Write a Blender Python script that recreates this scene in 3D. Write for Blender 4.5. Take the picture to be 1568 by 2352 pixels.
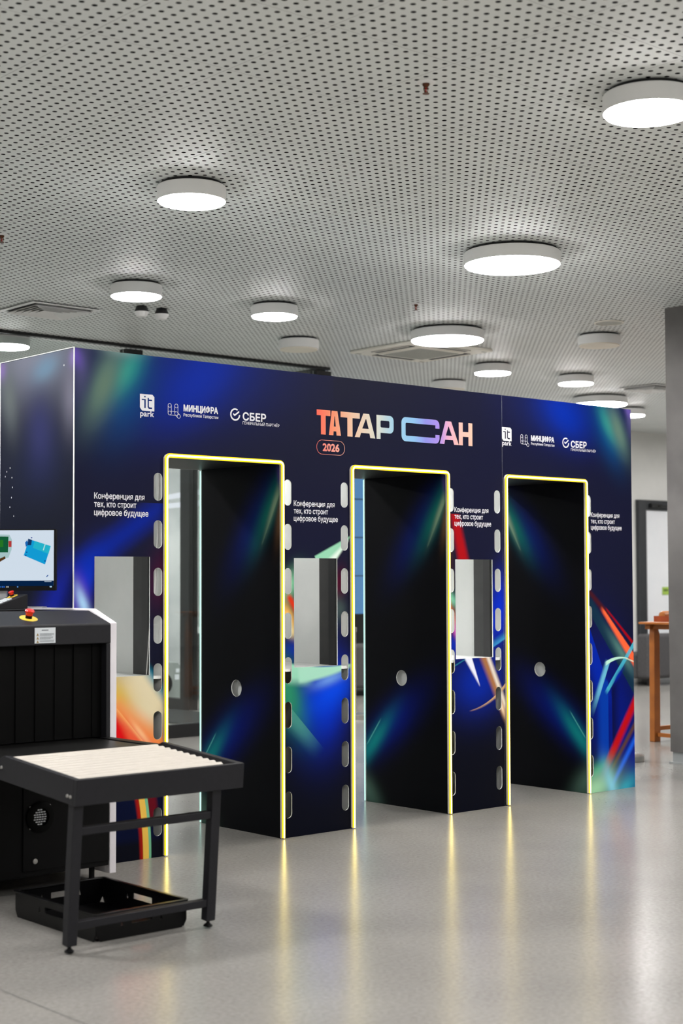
import bpy, bmesh, math, random
from mathutils import Vector, Matrix
random.seed(7)
for o in list(bpy.data.objects):
    bpy.data.objects.remove(o)
SC = bpy.context.scene
COL = SC.collection
# World axes: X runs along the front of the printed portal, Y into its depth, Z up.
# ------------------------------------------------------------------ camera
CAM_POS = Vector((-4.1008, -6.7362, 1.45))
RIGHT = Vector((0.75184, -0.65933, -0.004))
FWD = Vector((0.65882, 0.751, 0.04426))
UP = Vector((-0.02618, -0.03591, 0.99901))
F_PX = 3515.8
cd = bpy.data.cameras.new('camera')
cam = bpy.data.objects.new('camera', cd)
COL.objects.link(cam)
cd.sensor_fit = 'VERTICAL'
cd.sensor_height = 36.0
cd.lens = 36.0 * F_PX / 2352.0
cd.clip_end = 200
cd.dof.use_dof = True
cd.dof.focus_distance = 8.9
cd.dof.aperture_fstop = 2.4
M = Matrix((RIGHT, UP, -FWD)).transposed().to_4x4()
M.translation = CAM_POS
cam.matrix_world = M
SC.camera = cam
# ------------------------------------------------------------------ world, exposure
w = bpy.data.worlds.new('world')
SC.world = w
w.use_nodes = True
w.node_tree.nodes['Background'].inputs[0].default_value = (0.10, 0.27, 0.55, 1)
w.node_tree.nodes['Background'].inputs[1].default_value = 1.0
vs = SC.view_settings
vs.view_transform = 'Standard'
vs.look = 'None'
vs.gamma = 1.0
vs.use_curve_mapping = False
vs.exposure = 0.0
SC.cycles.max_bounces = 6
SC.cycles.diffuse_bounces = 3
SC.cycles.glossy_bounces = 3
SC.cycles.transparent_max_bounces = 8
SC.cycles.caustics_reflective = False
SC.cycles.caustics_refractive = False
SC.cycles.sample_clamp_indirect = 8.0
LAMP_POWER = 104.0      # radiance of a lit lamp diffuser

# ------------------------------------------------------------------ helpers: materials
def lin(c):
    r = []
    for v in c[:3]:
        v = v / 255.0
        r.append(v / 12.92 if v <= 0.04045 else ((v + 0.055) / 1.055) ** 2.4)
    return (r[0], r[1], r[2], 1.0)

def new_mat(name):
    m = bpy.data.materials.new(name)
    m.use_nodes = True
    return m, m.node_tree, m.node_tree.nodes['Principled BSDF']

def noise_mat(name, c0, c1=None, scale=8.0, rough=0.5, metal=0.0, spec=0.5, bump=0.0, bscale=60.0, detail=4.0):
    m, nt, p = new_mat(name)
    p.inputs['Roughness'].default_value = rough
    p.inputs['Metallic'].default_value = metal
    p.inputs['Specular IOR Level'].default_value = spec
    tc = nt.nodes.new('ShaderNodeTexCoord')
    nz = nt.nodes.new('ShaderNodeTexNoise')
    nz.inputs['Scale'].default_value = scale
    nz.inputs['Detail'].default_value = detail
    nt.links.new(tc.outputs['Object'], nz.inputs['Vector'])
    mx = nt.nodes.new('ShaderNodeMix')
    mx.data_type = 'RGBA'
    mr = nt.nodes.new('ShaderNodeMapRange')
    mr.inputs[1].default_value = 0.3
    mr.inputs[2].default_value = 0.7
    nt.links.new(nz.outputs[0], mr.inputs[0])
    nt.links.new(mr.outputs[0], mx.inputs[0])
    mx.inputs[6].default_value = lin(c0)
    mx.inputs[7].default_value = lin(c1 or [v * 0.94 for v in c0])
    nt.links.new(mx.outputs[2], p.inputs['Base Color'])
    if bump:
        n2 = nt.nodes.new('ShaderNodeTexNoise')
        n2.inputs['Scale'].default_value = bscale
        n2.inputs['Detail'].default_value = 3
        nt.links.new(tc.outputs['Object'], n2.inputs['Vector'])
        b = nt.nodes.new('ShaderNodeBump')
        b.inputs['Strength'].default_value = bump
        b.inputs['Distance'].default_value = 0.002
        nt.links.new(n2.outputs[0], b.inputs['Height'])
        nt.links.new(b.outputs[0], p.inputs['Normal'])
    return m

def emit_mat(name, col, strength, sampled=True):
    m = bpy.data.materials.new(name)
    if not sampled:
        m.cycles.emission_sampling = 'NONE'
    m.use_nodes = True
    nt = m.node_tree
    nt.nodes.clear()
    e = nt.nodes.new('ShaderNodeEmission')
    e.inputs[0].default_value = (col[0], col[1], col[2], 1)
    e.inputs[1].default_value = strength
    o = nt.nodes.new('ShaderNodeOutputMaterial')
    nt.links.new(e.outputs[0], o.inputs[0])
    return m

def glass_mat(name, tint=(0.93, 0.96, 0.95), refl=0.08, rough=0.02):
    m = bpy.data.materials.new(name)
    m.use_nodes = True
    nt = m.node_tree
    nt.nodes.clear()
    t = nt.nodes.new('ShaderNodeBsdfTransparent')
    t.inputs[0].default_value = (*tint, 1)
    g = nt.nodes.new('ShaderNodeBsdfGlossy')
    g.inputs['Roughness'].default_value = rough
    lw = nt.nodes.new('ShaderNodeLayerWeight')
    lw.inputs[0].default_value = 0.25
    mul = nt.nodes.new('ShaderNodeMath')
    mul.operation = 'MULTIPLY_ADD'
    mul.inputs[1].default_value = 0.5
    mul.inputs[2].default_value = refl * 0.5
    nt.links.new(lw.outputs['Fresnel'], mul.inputs[0])
    mx = nt.nodes.new('ShaderNodeMixShader')
    nt.links.new(mul.outputs[0], mx.inputs[0])
    nt.links.new(t.outputs[0], mx.inputs[1])
    nt.links.new(g.outputs[0], mx.inputs[2])
    o = nt.nodes.new('ShaderNodeOutputMaterial')
    nt.links.new(mx.outputs[0], o.inputs[0])
    return m

def print_mat(name, strokes, coord='X', low=(5, 7, 20), high=(20, 22, 47), zl=0.1, zh=1.75, mirror=None, rough=0.45, spec=0.07):
    """Printed film: a navy ground with soft bands of colour laid over it, in panel metres."""
    m, nt, p = new_mat(name)
    p.inputs['Roughness'].default_value = rough
    p.inputs['Specular IOR Level'].default_value = spec
    N, L = nt.nodes.new, nt.links.new
    tc = N('ShaderNodeTexCoord')
    sx = N('ShaderNodeSeparateXYZ')
    L(tc.outputs['Object'], sx.inputs[0])
    a_out = sx.outputs[coord]
    if mirror is not None:
        s = N('ShaderNodeMath')
        s.operation = 'SUBTRACT'
        s.inputs[0].default_value = mirror
        L(a_out, s.inputs[1])
        a_out = s.outputs[0]
    P = N('ShaderNodeCombineXYZ')
    L(a_out, P.inputs[0])
    L(sx.outputs['Z'], P.inputs[1])

    def maprange(src, f0, f1, t0=0.0, t1=1.0):
        r = N('ShaderNodeMapRange')
        r.interpolation_type = 'SMOOTHSTEP'
        if f0 > f1:
            f0, f1, t0, t1 = f1, f0, t1, t0
        r.inputs[1].default_value = f0
        r.inputs[2].default_value = f1
        r.inputs[3].default_value = t0
        r.inputs[4].default_value = t1
        L(src, r.inputs[0])
        return r.outputs[0]

    def math_(op, x, y, z=None):
        n = N('ShaderNodeMath')
        n.operation = op
        for i, v in enumerate((x, y, z)):
            if v is None:
                continue
            if isinstance(v, (int, float)):
                n.inputs[i].default_value = v
            else:
                L(v, n.inputs[i])
        return n.outputs[0]

    def dot(vx, vy):
        n = N('ShaderNodeVectorMath')
        n.operation = 'DOT_PRODUCT'
        L(P.outputs[0], n.inputs[0])
        n.inputs[1].default_value = (vx, vy, 0)
        return n.outputs['Value']
    mx = N('ShaderNodeMix')
    mx.data_type = 'RGBA'
    L(maprange(sx.outputs['Z'], zl, zh), mx.inputs[0])
    mx.inputs[6].default_value = lin(low)
    mx.inputs[7].default_value = lin(high)
    cur = mx.outputs[2]
    for st in strokes:
        if len(st) == 8:
            cx, cy, dx, dy, hl, hw, colr, al = st
            a = math_('MULTIPLY_ADD', dot(dx, dy), 1.0 / hl, -(cx * dx + cy * dy) / hl)
            b = math_('MULTIPLY_ADD', dot(-dy, dx), 1.0 / hw, -(-cx * dy + cy * dx) / hw)
            r2 = math_('ADD', math_('MULTIPLY', a, a), math_('MULTIPLY', b, b))
            f = math_('EXPONENT', math_('MULTIPLY', r2, -2.6), 0.0)
            if al < 1:
                f = math_('MULTIPLY', f, float(al))
            mx = N('ShaderNodeMix')
            mx.data_type = 'RGBA'
            L(f, mx.inputs[0])
            L(cur, mx.inputs[6])
            mx.inputs[7].default_value = lin(colr)
            cur = mx.outputs[2]
            continue
        x0, y0, x1, y1, w0, w1, sL, sR, e0, e1, k, colr, al = st
        Lg = math.hypot(x1 - x0, y1 - y0)
        dx, dy = (x1 - x0) / Lg, (y1 - y0) / Lg
        nx, ny = -dy, dx
        a0 = x0 * dx + y0 * dy
        b0 = x0 * nx + y0 * ny
        a = dot(dx, dy)
        b = dot(nx, ny)
        if k:
            t = math_('MULTIPLY_ADD', a, 1.0 / Lg, -a0 / Lg)
            t2 = math_('SUBTRACT', 1.0, t)
            tt = math_('MULTIPLY', t, t2)
            b = math_('MULTIPLY_ADD', tt, -4.0 * k, b)
        bl = br = b
        cl, cr = b0 + w0, b0 - w0
        if w1 != w0:
            g = (w1 - w0) / Lg
            bl = math_('MULTIPLY_ADD', a, -g, b)
            br = math_('MULTIPLY_ADD', a, g, b)
            cl = b0 + w0 - a0 * g
            cr = b0 - w0 + a0 * g
        ml = maprange(bl, cl + sL / 2, cl - sL / 2)
        mr_ = maprange(br, cr - sR / 2, cr + sR / 2)
        m0 = maprange(a, a0 - e0 / 2, a0 + e0 / 2)
        m1 = maprange(a, a0 + Lg + e1 / 2, a0 + Lg - e1 / 2)
        f = math_('MULTIPLY', math_('MULTIPLY', ml, mr_), math_('MULTIPLY', m0, m1))
        if al < 1:
            f = math_('MULTIPLY', f, float(al))
        mx = N('ShaderNodeMix')
        mx.data_type = 'RGBA'
        L(f, mx.inputs[0])
        L(cur, mx.inputs[6])
        mx.inputs[7].default_value = lin(colr)
        cur = mx.outputs[2]
    L(cur, p.inputs['Base Color'])
    return m

def ramp_mat(name, stops, axis='X', x0=0.0, x1=1.0, rough=0.5):
    m, nt, p = new_mat(name)
    p.inputs['Roughness'].default_value = rough
    p.inputs['Specular IOR Level'].default_value = 0.2
    tc = nt.nodes.new('ShaderNodeTexCoord')
    sx = nt.nodes.new('ShaderNodeSeparateXYZ')
    nt.links.new(tc.outputs['Object'], sx.inputs[0])
    mr = nt.nodes.new('ShaderNodeMapRange')
    mr.inputs[1].default_value = x0
    mr.inputs[2].default_value = x1
    nt.links.new(sx.outputs[axis], mr.inputs[0])
    cr = nt.nodes.new('ShaderNodeValToRGB')
    el = cr.color_ramp.elements
    while len(el) < len(stops):
        el.new(0.5)
    for e, (t, c) in zip(el, stops):
        e.position = t
        e.color = lin(c)
    nt.links.new(mr.outputs[0], cr.inputs[0])
    nt.links.new(cr.outputs[0], p.inputs['Base Color'])
    return m

# ------------------------------------------------------------------ helpers: meshes
class MB:
    def __init__(s):
        s.v, s.f = [], []

    def add(s, vs, fs):
        n = len(s.v)
        s.v += [tuple(p) for p in vs]
        s.f += [tuple(i + n for i in f) for f in fs]
        return s

    def box(s, x0, x1, y0, y1, z0, z1):
        return s.add([(x0, y0, z0), (x1, y0, z0), (x1, y1, z0), (x0, y1, z0), (x0, y0, z1), (x1, y0, z1), (x1, y1, z1), (x0, y1, z1)],
                     [(0, 3, 2, 1), (4, 5, 6, 7), (0, 1, 5, 4), (1, 2, 6, 5), (2, 3, 7, 6), (3, 0, 4, 7)])

    def prism(s, poly, fn, t0, t1):
        """poly: 2D outline; fn(a, b, t) -> point."""
        n = len(poly)
        vs = [fn(a, b, t0) for a, b in poly] + [fn(a, b, t1) for a, b in poly]
        fs = [tuple(range(n))[::-1], tuple(range(n, 2 * n))]
        fs += [(i, (i + 1) % n, n + (i + 1) % n, n + i) for i in range(n)]
        return s.add(vs, fs)

    def lathe(s, prof, n=32, c=(0, 0, 0), fn=None):
        """prof: (r, h) pairs from one end to the other."""
        vs, fs = [], []
        m = len(prof)
        for i in range(n):
            a = 2 * math.pi * i / n
            for r, h in prof:
                p = (r * math.cos(a), r * math.sin(a), h)
                if fn:
                    p = fn(*p)
                vs.append((p[0] + c[0], p[1] + c[1], p[2] + c[2]))
        for i in range(n):
            j = (i + 1) % n
            for k in range(m - 1):
                fs.append((i * m + k, j * m + k, j * m + k + 1, i * m + k + 1))
        if prof[0][0] > 1e-6:
            fs.append(tuple(i * m for i in range(n))[::-1])
        if prof[-1][0] > 1e-6:
            fs.append(tuple(i * m + m - 1 for i in range(n)))
        return s.add(vs, fs)

    def cyl(s, c, r, h, axis='Z', n=24):
        fn = {'Z': None, 'X': (lambda x, y, z: (z, x, y)), 'Y': (lambda x, y, z: (y, z, x))}[axis]
        return s.lathe([(r, 0), (r, h)], n, c, fn)

    def sweep(s, path, sec, side):
        """path: points; sec: 2D section; side: fixed vector for section b axis (path lies across it)."""
        side = Vector(side).normalized()
        path = [Vector(p) for p in path]
        m = len(sec)
        vs, fs = [], []
        for i, p in enumerate(path):
            t0 = (path[i] - path[i - 1]).normalized() if i else None
            t1 = (path[i + 1] - path[i]).normalized() if i < len(path) - 1 else None
            t = ((t0 or t1) + (t1 or t0)).normalized()
            nrm = t.cross(side).normalized()
            sc = 1.0
            if t0 and t1:
                sc = 1.0 / max(0.5, t.dot(t1))
            for a, b in sec:
                vs.append(p + nrm * a * sc + side * b)
        for i in range(len(path) - 1):
            for k in range(m):
                k2 = (k + 1) % m
                fs.append((i * m + k, i * m + k2, (i + 1) * m + k2, (i + 1) * m + k))
        fs.append(tuple(range(m))[::-1])
        fs.append(tuple((len(path) - 1) * m + k for k in range(m)))
        return s.add(vs, fs)

    def tube(s, path, r, n=8):
        path = [Vector(p) for p in path]
        vs, fs = [], []
        for i, p in enumerate(path):
            a = path[max(0, i - 1)]
            b = path[min(len(path) - 1, i + 1)]
            t = (b - a).normalized()
            u = t.cross(Vector((0, 0, 1)) if abs(t.z) < 0.9 else Vector((1, 0, 0))).normalized()
            v = t.cross(u)
            for k in range(n):
                g = 2 * math.pi * k / n
                vs.append(p + u * r * math.cos(g) + v * r * math.sin(g))
        for i in range(len(path) - 1):
            for k in range(n):
                fs.append((i * n + k, i * n + (k + 1) % n, (i + 1) * n + (k + 1) % n, (i + 1) * n + k))
        fs.append(tuple(range(n))[::-1])
        fs.append(tuple((len(path) - 1) * n + k for k in range(n)))
        return s.add(vs, fs)

    def mesh(s, name, smooth=False):
        me = bpy.data.meshes.new(name)
        me.from_pydata(s.v, [], s.f)
        bm = bmesh.new()
        bm.from_mesh(me)
        bmesh.ops.recalc_face_normals(bm, faces=bm.faces)
        bm.to_mesh(me)
        bm.free()
        if smooth:
            me.polygons.foreach_set('use_smooth', [True] * len(me.polygons))
            me.set_sharp_from_angle(angle=math.radians(38))
        return me

    def build(s, name, mat, parent=None, smooth=False, bevel=0.0):
        return link(name, s.mesh(name, smooth), mat, parent, bevel)

def link(name, me, mat, parent=None, bevel=0.0):
    o = bpy.data.objects.new(name, me)
    COL.objects.link(o)
    if mat is not None:
        if isinstance(mat, (list, tuple)):
            for q in mat:
                me.materials.append(q)
        else:
            me.materials.append(mat)
    o.parent = parent
    if bevel:
        b = o.modifiers.new('bevel', 'BEVEL')
        b.width = bevel
        b.segments = 2
        b.limit_method = 'ANGLE'
    return o

def tag(o, label=None, cat=None, group=None, kind=None):
    for k, v in (('label', label), ('category', cat), ('group', group), ('kind', kind)):
        if v:
            o[k] = v
    return o

def thing(name, label, cat, loc=(0, 0, 0), rotz=0.0, group=None, rotx=0.0):
    o = bpy.data.objects.new(name, None)
    COL.objects.link(o)
    o.location = loc
    o.rotation_euler = (rotx, 0, rotz)
    o.empty_display_size = 0.1
    return tag(o, label, cat, group)

def copy_tree(o, parent=None, label=None, group=None, loc=None):
    c = o.copy()
    COL.objects.link(c)
    c.parent = parent
    if label:
        c['label'] = label
    if group:
        c['group'] = group
    if loc is not None:
        c.location = loc
    for ch in [x for x in o.children]:
        copy_tree(ch, c)
    return c

def plate_mesh(name, outer, holes, t, fn, smooth=False):
    """Flat sheet with cut-outs, thickness t; fn(a, b, d) maps sheet coords, d in 0..t."""
    cu = bpy.data.curves.new(name, 'CURVE')
    cu.dimensions = '2D'
    cu.fill_mode = 'BOTH'
    cu.extrude = 0.5
    for poly in [outer] + list(holes):
        sp = cu.splines.new('POLY')
        sp.points.add(len(poly) - 1)
        for p, (a, b) in zip(sp.points, poly):
            p.co = (a, b, 0, 1)
        sp.use_cyclic_u = True
    ob = bpy.data.objects.new(name, cu)
    me = bpy.data.meshes.new_from_object(ob)
    bpy.data.objects.remove(ob)
    bpy.data.curves.remove(cu)
    for v in me.vertices:
        v.co = fn(v.co.x, v.co.y, (v.co.z + 0.5) * t)
    bm = bmesh.new()
    bm.from_mesh(me)
    bmesh.ops.remove_doubles(bm, verts=bm.verts, dist=1e-5)
    bmesh.ops.recalc_face_normals(bm, faces=bm.faces)
    bm.to_mesh(me)
    bm.free()
    me.materials.clear()
    me.name = name
    return me

def pill(cx, cy, w_, h_, n=10):
    r = w_ / 2
    pts = []
    for k in range(n + 1):
        a = math.pi * k / n
        pts.append((cx + r * math.cos(a), cy + h_ / 2 - r + r * math.sin(a)))
    for k in range(n + 1):
        a = math.pi + math.pi * k / n
        pts.append((cx + r * math.cos(a), cy - h_ / 2 + r + r * math.sin(a)))
    return pts

def rect(a0, a1, b0, b1):
    return [(a0, b0), (a1, b0), (a1, b1), (a0, b1)]

def rrect(a0, a1, b0, b1, r, n=6):
    pts = []
    for (cx, cy, s) in ((a1 - r, b1 - r, 0), (a0 + r, b1 - r, 1), (a0 + r, b0 + r, 2), (a1 - r, b0 + r, 3)):
        for k in range(n + 1):
            g = math.pi / 2 * (s + k / n)
            pts.append((cx + r * math.cos(g), cy + r * math.sin(g)))
    return pts

def circle(cx, cy, r, n=32):
    return [(cx + r * math.cos(2 * math.pi * k / n), cy + r * math.sin(2 * math.pi * k / n)) for k in range(n)]

def glyphs(name, body):
    cu = bpy.data.curves.new(name, 'FONT')
    cu.body = body
    cu.size = 1.0
    cu.resolution_u = 3
    ob = bpy.data.objects.new(name, cu)
    COL.objects.link(ob)
    bpy.context.view_layer.update()
    me = bpy.data.meshes.new_from_object(ob.evaluated_get(bpy.context.evaluated_depsgraph_get()))
    bpy.data.objects.remove(ob)
    bpy.data.curves.remove(cu)
    vs_ = [(v.co.x, v.co.y) for v in me.vertices]
    fs_ = [tuple(p.vertices) for p in me.polygons]
    bpy.data.meshes.remove(me)
    return vs_, fs_

MARK0 = min(p[0] for p in glyphs('mark', 'I')[0])

def text_mesh(name, body, x, z, height, width, fn, bold=0.0, ref=None):
    """Lettering as flat mesh: cap height and line width in metres, left end x, baseline z; bold = extra stroke in metres."""
    gv, gf, pen = [], [], 0.0
    parts = body.split('ф')
    for k, seg in enumerate(parts):
        if seg:
            v_, f_ = glyphs(name, seg)
            n = len(gv)
            gv += [(p[0] + pen, p[1]) for p in v_]
            gf += [tuple(i + n for i in f) for f in f_]
            mv, _ = glyphs(name, seg + 'I')
            right = max(p[0] for p in mv)
            one = glyphs(name, 'I')[0]
            pen += right - max(p[0] for p in one)
        if k < len(parts) - 1:           # the letter with the tall bar is drawn here: ring and stem
            n = len(gv)
            m = 28
            for j in range(m):
                a = 2 * math.pi * j / m
                gv.append((pen + 0.341 + 0.293 * math.cos(a), 0.269 + 0.281 * math.sin(a)))
                gv.append((pen + 0.341 + 0.206 * math.cos(a), 0.269 + 0.206 * math.sin(a)))
            gf += [(n + 2 * j, n + 2 * ((j + 1) % m), n + 2 * ((j + 1) % m) + 1, n + 2 * j + 1) for j in range(m)]
            n = len(gv)
            gv += [(pen + 0.297, -0.204), (pen + 0.385, -0.204), (pen + 0.385, 0.728), (pen + 0.297, 0.728)]
            gf.append((n, n + 1, n + 2, n + 3))
            pen += 0.683
    x0, x1 = min(p[0] for p in gv), max(p[0] for p in gv)
    cap = 0.729 if ref is None else ref
    vs_ = [(x + bold / 2 + (p[0] - x0) / (x1 - x0) * (width - bold), z + p[1] / cap * height) for p in gv]
    mb = MB()
    h = bold / 2
    for k, (dx, dz) in enumerate(((0, 0), (-h, 0), (h, 0), (0, -h), (0, h), (-h * 0.7, -h * 0.7), (h * 0.7, h * 0.7), (-h * 0.7, h * 0.7), (h * 0.7, -h * 0.7)) if bold else ((0, 0),)):
        mb.add([(p[0], p[1] - 0.00002 * k, p[2]) for p in (fn(a_ + dx, b_ + dz) for a_, b_ in vs_)], gf)
    me = bpy.data.meshes.new(name)
    me.from_pydata(mb.v, [], mb.f)
    return me
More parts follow.
